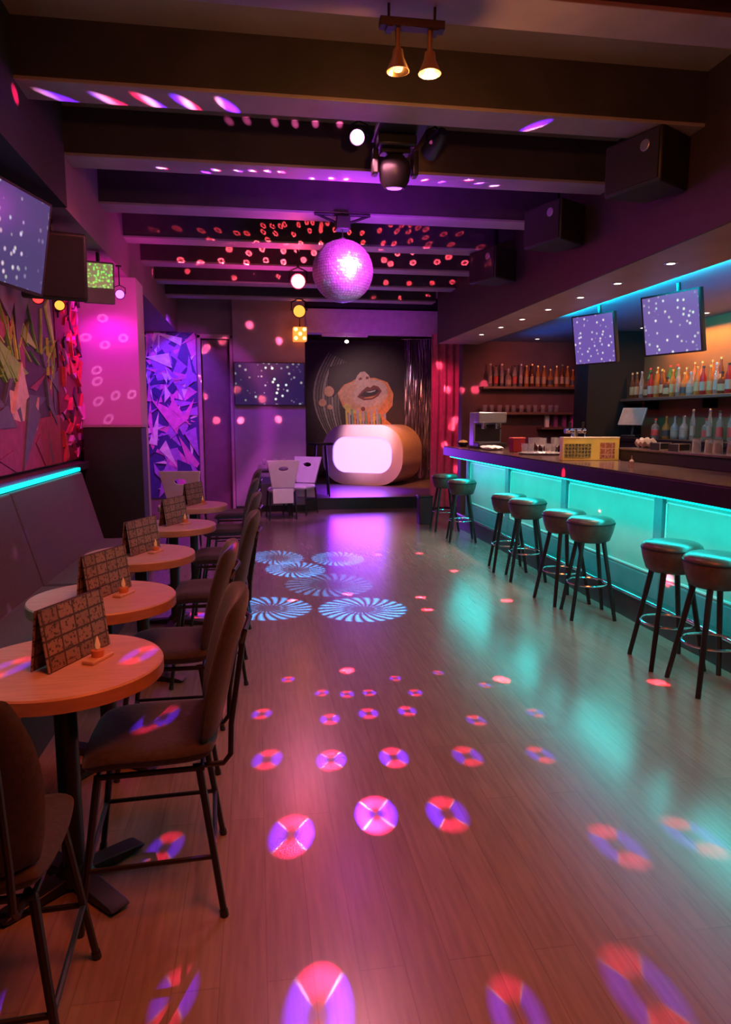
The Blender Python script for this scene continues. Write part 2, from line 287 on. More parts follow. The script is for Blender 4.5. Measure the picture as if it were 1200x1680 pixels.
def screen_mat(name, base, strength, scale, seed):
    """a video screen: violet picture with drifting white and coloured points round a ring"""
    m, t, N, L, b = nt_mat(name)
    b.inputs['Base Color'].default_value = (0.01, 0.01, 0.015, 1); b.inputs['Roughness'].default_value = 0.2
    tc = N.new('ShaderNodeTexCoord'); mp = N.new('ShaderNodeMapping'); mp.inputs['Location'].default_value = (seed, seed * 0.37, 0)
    L.new(tc.outputs['Object'], mp.inputs[0])
    vo = N.new('ShaderNodeTexVoronoi'); vo.inputs['Scale'].default_value = scale; vo.inputs['Randomness'].default_value = 0.9
    L.new(mp.outputs[0], vo.inputs['Vector'])
    r1 = N.new('ShaderNodeMapRange'); r1.inputs[1].default_value = 0.30; r1.inputs[2].default_value = 0.08
    L.new(vo.outputs['Distance'], r1.inputs[0])
    ln = N.new('ShaderNodeVectorMath'); ln.operation = 'LENGTH'; L.new(tc.outputs['Object'], ln.inputs[0])
    r2 = N.new('ShaderNodeValToRGB')
    e = r2.color_ramp.elements; e[0].position = 0.0; e[0].color = (.5, .5, .5, 1); e[1].position = 0.9; e[1].color = (.05, .05, .05, 1)
    x = e.new(0.22); x.color = (1, 1, 1, 1); x = e.new(0.34); x.color = (.25, .25, .25, 1)
    L.new(ln.outputs['Value'], r2.inputs[0])
    mu = N.new('ShaderNodeMath'); mu.operation = 'MULTIPLY'; L.new(r1.outputs[0], mu.inputs[0]); L.new(r2.outputs[0], mu.inputs[1])
    hs = N.new('ShaderNodeMixRGB'); hs.blend_type = 'MIX'; hs.inputs[0].default_value = 0.3
    hs.inputs[1].default_value = (1.0, 0.95, 1.0, 1); L.new(vo.outputs['Color'], hs.inputs[2])
    mx = N.new('ShaderNodeMixRGB'); mx.inputs[1].default_value = (*base, 1)
    L.new(mu.outputs[0], mx.inputs[0]); L.new(hs.outputs[0], mx.inputs[2])
    L.new(mx.outputs[0], b.inputs['Emission Color']); b.inputs['Emission Strength'].default_value = strength
    return m


def print_mat(name, dark, pale, paper, scale, w=0.5, h=0.35):
    """printed card: dark photo-like blocks and rows of small type on paper"""
    m, t, N, L, b = nt_mat(name)
    tc = N.new('ShaderNodeTexCoord'); mp = N.new('ShaderNodeMapping'); mp.inputs['Rotation'].default_value = (PI / 2, 0, 0)
    L.new(tc.outputs['Object'], mp.inputs[0])
    br = N.new('ShaderNodeTexBrick'); br.offset = 0.0; br.inputs['Scale'].default_value = scale
    br.inputs['Brick Width'].default_value = w; br.inputs['Row Height'].default_value = h
    br.inputs['Mortar Size'].default_value = 0.035; br.inputs['Color1'].default_value = (*dark, 1)
    br.inputs['Color2'].default_value = (*pale, 1); br.inputs['Mortar'].default_value = (*paper, 1)
    L.new(mp.outputs[0], br.inputs['Vector'])
    nz = N.new('ShaderNodeTexNoise'); nz.inputs['Scale'].default_value = scale * 9; nz.inputs['Detail'].default_value = 3
    L.new(tc.outputs['Object'], nz.inputs['Vector'])
    rp = N.new('ShaderNodeMapRange'); rp.inputs[1].default_value = 0.55; rp.inputs[2].default_value = 0.62
    L.new(nz.outputs['Fac'], rp.inputs[0])
    mx = N.new('ShaderNodeMixRGB'); L.new(rp.outputs[0], mx.inputs[0]); L.new(br.outputs['Color'], mx.inputs[1])
    mx.inputs[2].default_value = (*paper, 1)
    L.new(mx.outputs[0], b.inputs['Base Color']); b.inputs['Roughness'].default_value = 0.45
    return m


M = {}
M['floor'] = floor_mat()
M['ceiling'] = mat('ceiling_paint', (0.26, 0.20, 0.18), 0.75, var=0.1, scale=3)
M['beam'] = mat('beam_shade_paint', (0.055, 0.038, 0.042), 0.6, var=0.2, scale=4)  # dark tone holds the shade on the beam sides
M['beam_underside'] = mat('beam_lit_paint', (0.32, 0.25, 0.28), 0.5, var=0.12, scale=4)  # paler tone holds the light on the beam undersides
M['wall'] = mat('wall_paint', (0.22, 0.16, 0.20), 0.7, var=0.1, scale=2)
M['pale_wall'] = mat('pilaster_paint', (0.50, 0.36, 0.45), 0.6, var=0.05, scale=2)
M['flat_black'] = mat('black_and_soffit_shade', (0.012, 0.010, 0.012), 0.7)  # also carries the shade of the near left soffit
M['soffit'] = mat('soffit_board', (0.50, 0.34, 0.26), 0.5, var=0.12, scale=3)
M['soffit_left'] = mat('soffit_paint', (0.24, 0.13, 0.20), 0.6, var=0.08, scale=3)
M['cove'] = mat('cove_ceiling_paint', (0.12, 0.20, 0.30), 0.5, var=0.1, scale=2)
M['black'] = mat('black_paint', (0.014, 0.012, 0.014), 0.5)
M['black_metal'] = mat('black_steel', (0.018, 0.016, 0.017), 0.38, metal=0.3)
M['black_wood'] = mat('black_lacquered_wood', (0.016, 0.014, 0.014), 0.35)
M['seat_dark'] = mat('dark_upholstery', (0.022, 0.015, 0.019), 0.75, var=0.35, scale=60, bump=0.15, sheen=0.2)
M['stool_leather'] = mat('brown_leather', (0.085, 0.050, 0.040), 0.33, var=0.25, scale=30, bump=0.1)
M['bench'] = mat('bench_upholstery', (0.060, 0.045, 0.052), 0.7, var=0.2, scale=50, bump=0.1, sheen=0.2)
M['table_top'] = mat('oak_table_top', (0.54, 0.37, 0.29), 0.40, var=0.12, scale=5, stretch=(2, 14, 2))
M['table_edge'] = mat('oak_table_edge', (0.42, 0.22, 0.13), 0.45, var=0.14, scale=6, stretch=(2, 2, 8))
M['chrome'] = mat('chrome', (0.75, 0.75, 0.78), 0.18, metal=1.0, var=0.04)
M['steel'] = mat('brushed_steel', (0.55, 0.55, 0.58), 0.32, metal=0.9, var=0.08, stretch=(1, 20, 1))
M['white'] = mat('white_leatherette', (0.80, 0.78, 0.80), 0.4, var=0.05)
M['booth'] = mat('booth_white_lacquer', (0.78, 0.72, 0.74), 0.3, var=0.04)
M['booth_side'] = mat('booth_side_laminate', (0.62, 0.46, 0.40), 0.4, var=0.07)
M['counter'] = mat('dark_worktop', (0.022, 0.011, 0.013), 0.32, var=0.25, scale=12, spec=0.25)
M['counter_top'] = mat('polished_worktop', (0.10, 0.06, 0.06), 0.16, var=0.3, scale=14)
M['bar_frame'] = mat('bar_frame_paint', (0.15, 0.22, 0.24), 0.45, var=0.1)
M['bar_panel'] = mat('bar_panel_paint', (0.40, 0.46, 0.40), 0.36, var=0.08, scale=3)
M['bar_trim'] = mat('bar_panel_bead', (0.80, 0.80, 0.76), 0.35, var=0.05)
M['step'] = mat('bar_step', (0.05, 0.07, 0.07), 0.4)
M['shelf'] = mat('shelf_wood', (0.13, 0.07, 0.05), 0.4, var=0.2, scale=6, stretch=(1, 8, 1))
M['bar_wall'] = mat('back_bar_wall', (0.24, 0.115, 0.045), 0.55, var=0.15, scale=2)
M['dark_wall'] = mat('dark_bar_wall', (0.11, 0.045, 0.05), 0.6, var=0.3, scale=2)
M['red_curtain'] = mat('red_velvet', (0.70, 0.16, 0.24), 0.7, var=0.15, scale=10, sheen=0.5)
M['cream'] = mat('cream_label', (0.40, 0.25, 0.12), 0.5)
M['lamp_black'] = mat('lamp_housing', (0.022, 0.018, 0.022), 0.35)
M['teal_tape'] = glow('teal_led_tape', (0.0, 0.78, 0.80), 3.0)
M['cove_tape'] = glow('cove_led_tape', (0.0, 0.60, 0.80), 1.6)
M['bulb_warm'] = glow('amber_bulb', (1.0, 0.45, 0.08), 30)
M['bulb_dim'] = glow('dim_amber_bulb', (1.0, 0.5, 0.2), 3)
M['bulb_red'] = glow('red_bulb', (1.0, 0.10, 0.12), 30)
M['led_orange'] = glow('orange_led', (1.0, 0.20, 0.03), 2.0)
M['led_yellow'] = glow('yellow_led', (1.0, 0.62, 0.2), 4)
M['bulb_pink'] = glow('pink_lens', (1.0, 0.35, 0.9), 9)
M['bulb_violet'] = glow('violet_lens', (0.6, 0.10, 1.0), 4)
M['bulb_white'] = glow('white_bulb', (1.0, 0.85, 0.75), 8)
M['bulb_orange_small'] = glow('orange_lens', (1.0, 0.30, 0.04), 2.2)
M['lens_red'] = glow('red_lens', (1.0, 0.03, 0.03), 3)
M['booth_glow'] = glow('booth_light_panel', (0.42, 0.23, 1.0), 2.7)


# ---------------------------------------------------------------- mesh building
class MB:
    def __init__(s):
        s.v = []; s.f = []; s.mi = []; s.m = 0; s.T = Matrix.Identity(4)

    def add(s, vs, fs):
        n = len(s.v)
        s.v += [tuple(s.T @ Vector(p)) for p in vs]
        for f in fs:
            s.f.append([n + i for i in f]); s.mi.append(s.m)
        return s

    def box(s, x0, x1, y0, y1, z0, z1):
        vs = [(x, y, z) for z in (z0, z1) for y in (y0, y1) for x in (x0, x1)]
        return s.add(vs, [(0, 2, 3, 1), (4, 5, 7, 6), (0, 1, 5, 4), (2, 6, 7, 3), (0, 4, 6, 2), (1, 3, 7, 5)])

    def lathe(s, prof, n=24, c=(0, 0, 0), frame=None):
        F = frame or Matrix.Identity(4)
        vs, fs = [], []
        k = len(prof)
        for i in range(n):
            a = 2 * PI * i / n
            for r, z in prof:
                p = F @ Vector((r * math.cos(a), r * math.sin(a), z))
                vs.append((p.x + c[0], p.y + c[1], p.z + c[2]))
        for i in range(n):
            j = (i + 1) % n
            for q in range(k - 1):
                fs.append((i * k + q, j * k + q, j * k + q + 1, i * k + q + 1))
        if prof[0][0] > 1e-5: fs.append([i * k for i in range(n)][::-1])
        if prof[-1][0] > 1e-5: fs.append([i * k + k - 1 for i in range(n)])
        return s.add(vs, fs)

    def tube(s, pts, r, n=8, closed=False, r2=None):
        pts = [Vector(p) for p in pts]
        m = len(pts); vs, fs = [], []
        up = Vector((0, 0, 1))
        for i, p in enumerate(pts):
            if closed: d = pts[(i + 1) % m] - pts[i - 1]
            else: d = pts[min(i + 1, m - 1)] - pts[max(i - 1, 0)]
            d.normalize()
            a = d.cross(up if abs(d.z) < 0.95 else Vector((0, 1, 0))).normalized(); b = d.cross(a)
            rr = r if r2 is None else r + (r2 - r) * i / (m - 1)
            for k in range(n):
                t = 2 * PI * k / n
                vs.append(tuple(p + a * (rr * math.cos(t)) + b * (rr * math.sin(t))))
        for i in range(m if closed else m - 1):
            j = (i + 1) % m
            for k in range(n):
                l = (k + 1) % n
                fs.append((i * n + k, i * n + l, j * n + l, j * n + k))
        if not closed:
            fs.append(list(range(n))[::-1]); fs.append([(m - 1) * n + k for k in range(n)])
        return s.add(vs, fs)

    def prism(s, poly, t0, t1, plane='xy'):
        def P(a, b, t):
            return {'xy': (a, b, t), 'xz': (a, t, b), 'yz': (t, a, b)}[plane]
        n = len(poly)
        vs = [P(a, b, t0) for a, b in poly] + [P(a, b, t1) for a, b in poly]
        fs = [list(range(n))[::-1], [n + i for i in range(n)]]
        fs += [(i, (i + 1) % n, n + (i + 1) % n, n + i) for i in range(n)]
        return s.add(vs, fs)

    def pad(s, fn, nu=14, nv=14, blend=0.35, t=0.05, pw=5):
        """a closed upholstered pad: fn(u, v, w) -> point, u, v in -1..1, w = signed thickness"""
        vs, fs = [], []
        W = (nu + 1) * (nv + 1)
        for side in (1, -1):
            for j in range(nv + 1):
                for i in range(nu + 1):
                    u = -1 + 2 * i / nu; v = -1 + 2 * j / nv
                    uu = u * (1 - blend + blend * math.sqrt(max(0, 1 - v * v / 2)))
                    vv = v * (1 - blend + blend * math.sqrt(max(0, 1 - u * u / 2)))
                    e = max(abs(u), abs(v))
                    h = t * math.sqrt(max(0.0, 1 - e ** pw))
                    vs.append(fn(uu, vv, side * h / 2))
        q = nu + 1
        for j in range(nv):
            for i in range(nu):
                a = j * q + i
                fs.append((a, a + 1, a + 1 + q, a + q))
                fs.append((W + a, W + a + q, W + a + 1 + q, W + a + 1))
        return s.add(vs, fs)

    def build(s, name, mats, parent=None, loc=(0, 0, 0), rot=(0, 0, 0), bevel=0.0, segs=2, sub=0, sharp=35, smooth=True):
        me = bpy.data.meshes.new(name)
        bm = bmesh.new()
        V = [bm.verts.new(p) for p in s.v]
        for f, mi in zip(s.f, s.mi):
            try:
                ff = bm.faces.new([V[i] for i in f]); ff.material_index = mi
            except ValueError:
                pass
        bmesh.ops.remove_doubles(bm, verts=bm.verts, dist=1e-5)
        bmesh.ops.recalc_face_normals(bm, faces=bm.faces)
        bm.to_mesh(me); bm.free()
        for m in (mats if isinstance(mats, (list, tuple)) else [mats]): me.materials.append(m)
        if smooth:
            for p in me.polygons: p.use_smooth = True
            me.set_sharp_from_angle(angle=R(sharp))
        o = bpy.data.objects.new(name, me); C.objects.link(o)
        o.location = loc; o.rotation_euler = rot
        if parent: o.parent = parent
        if bevel:
            b = o.modifiers.new('edge', 'BEVEL'); b.width = bevel; b.segments = segs; b.limit_method = 'ANGLE'
        if sub:
            b = o.modifiers.new('round', 'SUBSURF'); b.levels = sub; b.render_levels = sub
        return o


def tag(o, label, cat, group=None, kind=None):
    o['label'] = label; o['category'] = cat
    if group: o['group'] = group
    if kind: o['kind'] = kind
    return o


def thing(name, label, cat, loc=(0, 0, 0), rz=0, group=None):
    o = bpy.data.objects.new(name, None); C.objects.link(o); o.empty_display_size = 0.1
    o.location = loc; o.rotation_euler = (0, 0, rz)
    return tag(o, label, cat, group)


def struct(name, mb, m, parent=None, **k):
    o = mb.build(name, m, parent, **k)
    if parent is None: o['kind'] = 'structure'
    return o


def copy_tree(o, parent=None):
    c = o.copy(); C.objects.link(c)
    if parent: c.parent = parent
    for ch in list(o.children): copy_tree(ch, c)
    return c


def bx(*a): return MB().box(*a)


def aimM(d, roll_up=Vector((0, 0, 1))):
    """matrix whose local -Z points along d"""
    return Vector(d).to_track_quat('-Z', 'Y').to_matrix().to_4x4()


ORD = ['first', 'second', 'third', 'fourth', 'fifth', 'sixth', 'seventh', 'eighth', 'ninth', 'tenth', 'eleventh', 'twelfth', 'thirteenth',
       'fourteenth', 'fifteenth', 'sixteenth', 'seventeenth', 'eighteenth', 'nineteenth', 'twentieth', 'twenty-first', 'twenty-second', 'twenty-third', 'twenty-fourth']

# ================================================================ SETTING
XL, XR, YN, YF, ZC = -1.75, 5.2, -2.5, 12.3, 3.6
struct('floor', bx(XL - .1, XR + .1, YN, 16.6, -0.1, 0), M['floor'], smooth=False)
struct('ceiling', bx(XL - .1, XR + .1, YN, 12.4, ZC, ZC + .1), M['ceiling'], smooth=False)
struct('wall_left', bx(XL - .1, XL, YN, YF, 0, ZC), M['wall'], smooth=False)
struct('wall_right', bx(XR, XR + .1, YN, 10.5, 0, ZC), M['bar_wall'], smooth=False)
struct('wall_rear', bx(XL - .1, XR + .1, YN - .1, YN, 0, ZC), M['wall'], smooth=False)
bw = MB(); bw.box(XL, -0.93, 12.0, 12.3, 0, ZC); bw.box(-0.93, -0.35, 12.0, 12.3, 2.92, ZC)
struct('wall_far', bw, M['wall'], smooth=False)
struct('wall_screen', bx(-0.35, 0.83, 11.92, 12.3, 0, ZC), mat('screen_wall_paint', (0.34, 0.24, 0.32), 0.6, var=0.06), smooth=False)
struct('wall_bar_far', bx(3.10, XR, 10.42, 10.6, 0, ZC), M['dark_wall'], smooth=False)
# dark doorway beside the far mural
df = MB(); df.box(-0.93, -0.87, 11.96, 12.06, 0, 2.92); df.box(-0.41, -0.35, 11.96, 12.06, 0, 2.92); df.box(-0.93, -0.35, 11.96, 12.06, 2.86, 2.93)
d1 = struct('door_1', bx(-0.87, -0.41, 12.16, 12.2, 0, 2.86), mat('dark_door_paint', (0.16, 0.09, 0.12), 0.45), smooth=False)
df.build('door_frame', mat('door_frame_paint', (0.42, 0.28, 0.33), 0.5), d1, bevel=0.008)
# beams: shade in the colour of the sides, light in the underside strip
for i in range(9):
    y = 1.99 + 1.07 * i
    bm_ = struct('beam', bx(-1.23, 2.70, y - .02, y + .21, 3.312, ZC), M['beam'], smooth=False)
    bx(-1.23, 2.70, y - .025, y + .215, 3.29, 3.311).build('lit_underside', M['beam_underside'], bm_, bevel=0.004, smooth=False)
# soffits
struct('soffit_left', bx(XL, -1.23, 5.1, 12.0, 2.95, ZC), M['soffit_left'], smooth=False)
struct('trim_1', bx(XL, -1.20, YN, 5.08, 2.93, ZC), M['flat_black'], smooth=False)  # near length of the left soffit, its shade put into the black colour
struct('soffit_right', bx(2.72, 3.34, YN, 10.42, 2.67, 2.72), M['soffit'], smooth=False)
struct('trim_4', bx(2.70, 2.72, YN, 10.42, 2.67, ZC), mat('dark_fascia_paint', (0.045, 0.024, 0.026), 0.55), smooth=False)
struct('trim_5', bx(3.31, 3.34, YN, 10.42, 2.72, ZC), M['flat_black'], smooth=False)
struct('ceiling_bar', bx(3.34, XR, YN, 10.42, 2.72, 2.80), M['cove'], smooth=False)
# pilaster and ledge over the bench
struct('pilaster', bx(XL, -1.16, 7.5, 7.95, 0, 2.95), M['pale_wall'], smooth=False)
struct('trim_2', bx(XL, -1.60, 1.0, 7.12, 1.08, 1.15), mat('ledge_lacquer', (0.05, 0.03, 0.06), 0.3), bevel=0.006)
struct('baseboard_far', bx(-0.35, 0.83, 11.9, 11.93, 0, 0.1), M['black'])
# black column at the bar
struct('column', bx(4.40, XR, 8.95, 9.35, 0, 2.72), mat('matt_black_column', (0.008, 0.006, 0.007), 0.85), smooth=False)
# stage
struct('floor_stage', bx(0.83, 4.4, 12.05, 16.5, 0, 0.2), mat('stage_deck', (0.16, 0.13, 0.16), 0.3, var=0.15, scale=6), bevel=0.008)
struct('trim_3', bx(-0.10, 3.0, 12.0, 12.049, 0, 0.2), mat('stage_riser', (0.02, 0.016, 0.022), 0.4), bevel=0.004)
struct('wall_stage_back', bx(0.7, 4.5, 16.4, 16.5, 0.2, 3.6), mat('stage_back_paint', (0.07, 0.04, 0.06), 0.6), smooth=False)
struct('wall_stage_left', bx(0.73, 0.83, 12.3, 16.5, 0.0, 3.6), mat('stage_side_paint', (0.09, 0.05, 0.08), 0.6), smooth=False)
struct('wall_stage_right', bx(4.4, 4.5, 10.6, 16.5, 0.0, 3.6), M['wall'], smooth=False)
struct('ceiling_stage', bx(0.73, 4.5, 12.3, 16.5, 3.35, 3.45), M['flat_black'], smooth=False)
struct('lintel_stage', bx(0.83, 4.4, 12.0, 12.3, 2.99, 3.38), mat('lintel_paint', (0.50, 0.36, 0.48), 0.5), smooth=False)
struct('wall_above_stage', bx(0.83, 4.4, 12.05, 12.3, 3.38, ZC), M['flat_black'], smooth=False)


# ================================================================ MURALS
def shard_mural(name, label, mats, weights, w, h, n, size, loc, rot, seed, extra=None):
    """painted panel: local x along the panel, z up, painted face towards -y; shards are thin painted shapes in the panel's own mesh"""
    rnd = random.Random(seed)
    mb = MB(); mb.box(-w / 2, w / 2, -0.012, 0.012, 0, h)
    for k in range(n):
        cx, cz = rnd.uniform(-w / 2, w / 2), rnd.uniform(0, h)
        s_ = rnd.uniform(*size); a = rnd.uniform(0, 2 * PI)
        mb.m = rnd.choices(range(1, len(mats)), weights)[0]
        ar = rnd.uniform(0.12, 0.6)
        tri = [(s_ * math.cos(t) , ar * s_ * math.sin(t)) for t in (0.1, 2.3, 4.0 + rnd.random())]
        P = []
        for p, q in tri:
            x = cx + p * math.cos(a) - q * math.sin(a); z = cz + p * math.sin(a) + q * math.cos(a)
            P.append((min(w / 2, max(-w / 2, x)), min(h, max(0, z))))
        d = 0.0125 + 0.0004 * k
        ar2 = abs((P[1][0] - P[0][0]) * (P[2][1] - P[0][1]) - (P[2][0] - P[0][0]) * (P[1][1] - P[0][1]))
        if ar2 < 1e-3: continue
        mb.prism(P, -d - 0.0003, -0.012, 'xz')
    if extra: extra(mb)
    o = mb.build(name, mats, loc=loc, rot=rot, smooth=False)
    return tag(o, label, 'mural')


pt = {k: mat('paint_' + k, c, 0.5, var=0.18, scale=14) for k, c in dict(
    night=(0.07, 0.05, 0.09), green=(0.30, 0.62, 0.10), lime=(0.65, 0.80, 0.15), wine=(0.40, 0.06, 0.12), rose=(0.85, 0.55, 0.50), slate=(0.14, 0.14, 0.20),
    violet=(0.40, 0.18, 0.75), navy=(0.05, 0.04, 0.25), magenta=(0.75, 0.20, 0.65), ice=(0.85, 0.85, 0.95), red=(0.70, 0.05, 0.08), maroon=(0.22, 0.02, 0.05),
    skin=(0.80, 0.42, 0.30), flesh=(0.78, 0.50, 0.48), lip=(0.25, 0.05, 0.06), veil=(0.42, 0.34, 0.36), dark=(0.05, 0.025, 0.04), hood=(0.20, 0.16, 0.17), gold=(0.80, 0.60, 0.18), teal=(0.25, 0.45, 0.40), lilac=(0.55, 0.45, 0.68), orange=(0.85, 0.30, 0.14)).items()}


def left_extra(mb):
    rnd = random.Random(3)
    # wine coloured lower band, then thin green blades fanning up
    mb.m = 4; mb.prism([(-1.65, 0.0), (1.65, 0.0), (1.65, 0.42), (0.6, 0.36), (-0.2, 0.46), (-1.65, 0.40)], -0.024, -0.012, 'xz')
    for k in range(26):
        x = rnd.uniform(0.1, 1.5); z = rnd.uniform(0.62, 0.95); a = rnd.uniform(0.3, 2.8); l = rnd.uniform(0.2, 0.42)
        dx, dz = l * math.cos(a), l * math.sin(a)
        mb.m = rnd.choice((2, 2, 3)); x2 = max(-1.64, min(1.64, x + dx)); z2 = min(1.44, z + dz)
        mb.prism([(x, z), (x + 0.02, z + .004), (x2, z2)], -0.026 - 0.0003 * k, -0.012, 'xz')
    mb.m = 5; mb.prism([(0.42, 0.42), (0.78, 0.55), (0.66, 0.80)], -0.036, -0.012, 'xz')


shard_mural('wall_mural', 'dark painted mural with green blades and wine red base above the bench', [pt['night'], pt['slate'], pt['green'], pt['lime'], pt['wine'], pt['rose']],
            [6, 1.0, 0.5, 3, 0.6], 3.3, 1.45, 60, (0.12, 0.55), (XL + 0.013, 4.95, 1.17), (0, 0, PI / 2), 5, left_extra)
shard_mural('wall_mural', 'narrow glittering red mural panel between bench mural and pink pilaster', [pt['maroon'], pt['red'], pt['magenta'], pt['dark']],
            [6, 1.5, 3], 0.82, 1.6, 90, (0.04, 0.16), (XL + 0.013, 7.06, 1.17), (0, 0, PI / 2), 8)
shard_mural('wall_mural', 'violet mural of sharp magenta and ice blue shards beside the dark doorway', [pt['navy'], pt['violet'], pt['magenta'], pt['ice'], pt['navy']],
            [5, 5, 2.2, 3], 0.80, 2.7, 110, (0.08, 0.42), (-1.345, 11.985, 0.25), (0, 0, 0), 21)


def ell(cx, cz, a, b, rot=0, n=28, t0=0, t1=2 * PI):
    return [(cx + a * math.cos(t) * math.cos(rot) - b * math.sin(t) * math.sin(rot), cz + a * math.cos(t) * math.sin(rot) + b * math.sin(t) * math.cos(rot))
            for t in [t0 + (t1 - t0) * i / n for i in range(n)]]


# painted face behind the booth: dark hood, pale veil, tilted chin with open lips, paint running down
ms = [pt['dark'], pt['veil'], pt['skin'], pt['flesh'], pt['lip'], pt['gold'], pt['lilac'], pt['orange'], pt['ice'], pt['teal'], pt['hood']]
mb = MB(); mb.box(-1.25, 1.25, -0.015, 0.015, 0, 2.6)
def lay(m, poly, k): mb.m = m; mb.prism(poly, -0.016 - 0.002 * k, -0.0149, 'xz')
def ribbon(m, pts, w0, w1, k):
    n = len(pts); A, B_ = [], []
    for i, (x, z) in enumerate(pts):
        x0, z0 = pts[max(0, i - 1)]; x1, z1 = pts[min(n - 1, i + 1)]
        l = math.hypot(x1 - x0, z1 - z0) or 1; nx, nz = -(z1 - z0) / l, (x1 - x0) / l
        w_ = (w0 + (w1 - w0) * i / (n - 1)) * math.sin(PI * (0.08 + 0.84 * i / (n - 1)))
        A.append((max(-1.24, x + nx * w_), z + nz * w_)); B_.append((max(-1.24, x - nx * w_), z - nz * w_))
    for i in range(n - 1): lay(m, [A[i], A[i + 1], B_[i + 1], B_[i]], k)
for k in range(9):
    f = k / 8
    ribbon([1, 10, 10][k % 3], [(-0.50 + 0.30 * f - (0.56 - 0.26 * f) * math.sin(PI * (0.12 + 0.80 * t / 12)), 2.42 - 0.2 * f - (2.05 - 0.1 * f) * t / 12) for t in range(13)], 0.03 + .012 * (k % 2), 0.018, 1 + .1 * k)
lay(7, [(-0.52, 1.50), (-0.40, 1.20), (-0.22, 1.00), (0.02, 0.86), (0.30, 0.84), (0.58, 0.98), (0.78, 1.22), (0.80, 1.50), (0.66, 1.76), (0.36, 1.86), (-0.05, 1.84), (-0.36, 1.72)], 3)
lay(2, [(-0.50, 1.50), (-0.34, 1.22), (-0.12, 1.06), (0.22, 1.02), (0.50, 1.16), (0.68, 1.46), (0.60, 1.72), (0.34, 1.82), (-0.04, 1.80), (-0.34, 1.68)], 4)
lay(5, [(-0.40, 1.20), (-0.22, 1.00), (0.02, 0.86), (0.12, 0.95), (-0.10, 1.10), (-0.30, 1.28)], 4.5)
lay(3, ell(0.24, 1.50, 0.42, 0.31, R(18)), 5)
lay(3, [(-0.14, 1.70), (-0.06, 1.90), (0.02, 1.99), (0.12, 2.00), (0.21, 1.92), (0.30, 1.74)], 6)
lay(4, [(-0.03, 1.80), (0.00, 1.86), (0.06, 1.86), (0.05, 1.81)], 7); lay(4, [(0.14, 1.83), (0.15, 1.88), (0.21, 1.88), (0.21, 1.83)], 7)
lay(4, [(-0.06, 1.42), (0.06, 1.56), (0.18, 1.66), (0.25, 1.63), (0.33, 1.69), (0.44, 1.66), (0.52, 1.56), (0.44, 1.44), (0.30, 1.36), (0.10, 1.34)], 8)
lay(0, [(0.0, 1.44), (0.12, 1.55), (0.25, 1.56), (0.40, 1.60), (0.46, 1.56), (0.36, 1.47), (0.18, 1.42)], 9)
lay(7, [(0.08, 1.38), (0.28, 1.39), (0.42, 1.47), (0.30, 1.43), (0.14, 1.41)], 9.5); lay(8, [(0.14, 1.53), (0.25, 1.545), (0.38, 1.58), (0.36, 1.55), (0.25, 1.52)], 9.7)
lay(0, [(-0.62, 1.40), (-0.52, 1.52), (-0.36, 1.70), (-0.16, 1.78), (-0.08, 1.93), (-0.3, 2.2), (-0.7, 2.1), (-0.75, 1.6)], 9.8)
lay(4, ell(0.08, 1.14, 0.05, 0.05), 9.9)
rnd = random.Random(2)
for k in range(15):
    x = -0.34 + 0.065 * k; zt = 1.18 - 0.14 * abs(math.sin(k * 1.7)); ln = rnd.uniform(0.55, 0.95)
    lay([5, 6, 9, 7, 6][k % 5], [(x, zt), (x + .05, zt - .02), (x + .09, zt - ln), (x + .06, zt - ln - .05), (x + .03, zt - ln)], 10)
lay(7, [(0.5, 1.0), (0.8, 0.75), (1.2, 0.3), (0.6, 0.3)], 11)
for cx, cz, r in ((-0.72, 1.54, .12), (-0.87, 1.28, .09), (-0.70, 1.18, .06), (-0.40, 0.58, .07)): lay(2, ell(cx, cz, r, r), 12)
for k in range(4): lay(8, [(0.75 + .1 * k, 0.75), (0.77 + .1 * k, 0.75), (0.95 + .08 * k, 0.45), (0.92 + .08 * k, 0.45)], 12)
tag(mb.build('wall_mural', ms, loc=(2.40, 16.38, 0.65), smooth=False), 'painted face with open lips and running paint on the stage back wall', 'mural')


# ================================================================ STAGE: booth, curtains
def stadium(w, h, r, n=10):
    P = []
    for cx, cz, a0 in ((w / 2 - r, h / 2 - r, 0), (-w / 2 + r, h / 2 - r, PI / 2), (-w / 2 + r, -h / 2 + r, PI), (w / 2 - r, -h / 2 + r, 1.5 * PI)):
        for i in range(n + 1):
            a = a0 + PI / 2 * i / n; P.append((cx + r * math.cos(a), cz + r * math.sin(a)))
    return P


b = thing('dj_booth', 'white pill-shaped booth with glowing front panel on the stage', 'booth', (2.46, 14.85, 0.2), R(-33))
W_, H_, D_ = 1.82, 1.24, 1.15
out, inn = stadium(W_, H_, 0.53), stadium(W_ * 0.74, H_ * 0.60, 0.30)
mb = MB(); n = len(out)
for (A, ya, B_, yb) in ((out, -D_ / 2, inn, -D_ / 2), (inn, -D_ / 2, inn, -D_ / 2 + .10), (out, -D_ / 2, out, -D_ / 2 + .06), (out, -D_ / 2 + .06, inn, -D_ / 2 + .10)):
    mb.add([(x, ya, z + H_ / 2) for x, z in A] + [(x, yb, z + H_ / 2) for x, z in B_], [(i, (i + 1) % n, n + (i + 1) % n, n + i) for i in range(n)])
mb.build('front_frame', M['booth'], b)
MB().prism([(x, z + H_ / 2) for x, z in out], -D_ / 2 + .062, D_ / 2, 'xz').build('body', M['booth_side'], b)
MB().prism([(x * .995, z * .995 + H_ / 2) for x, z in inn], -D_ / 2 + .045, -D_ / 2 + .060, 'xz').build('light_panel', M['booth_glow'], b)
light('booth_panel_spill', 'AREA', (2.0, 14.15, 0.82), 26, (0.30, 0.02, 1.0), aim=(1.2, 12.6, 0.4), size=1.2, size_y=0.6)


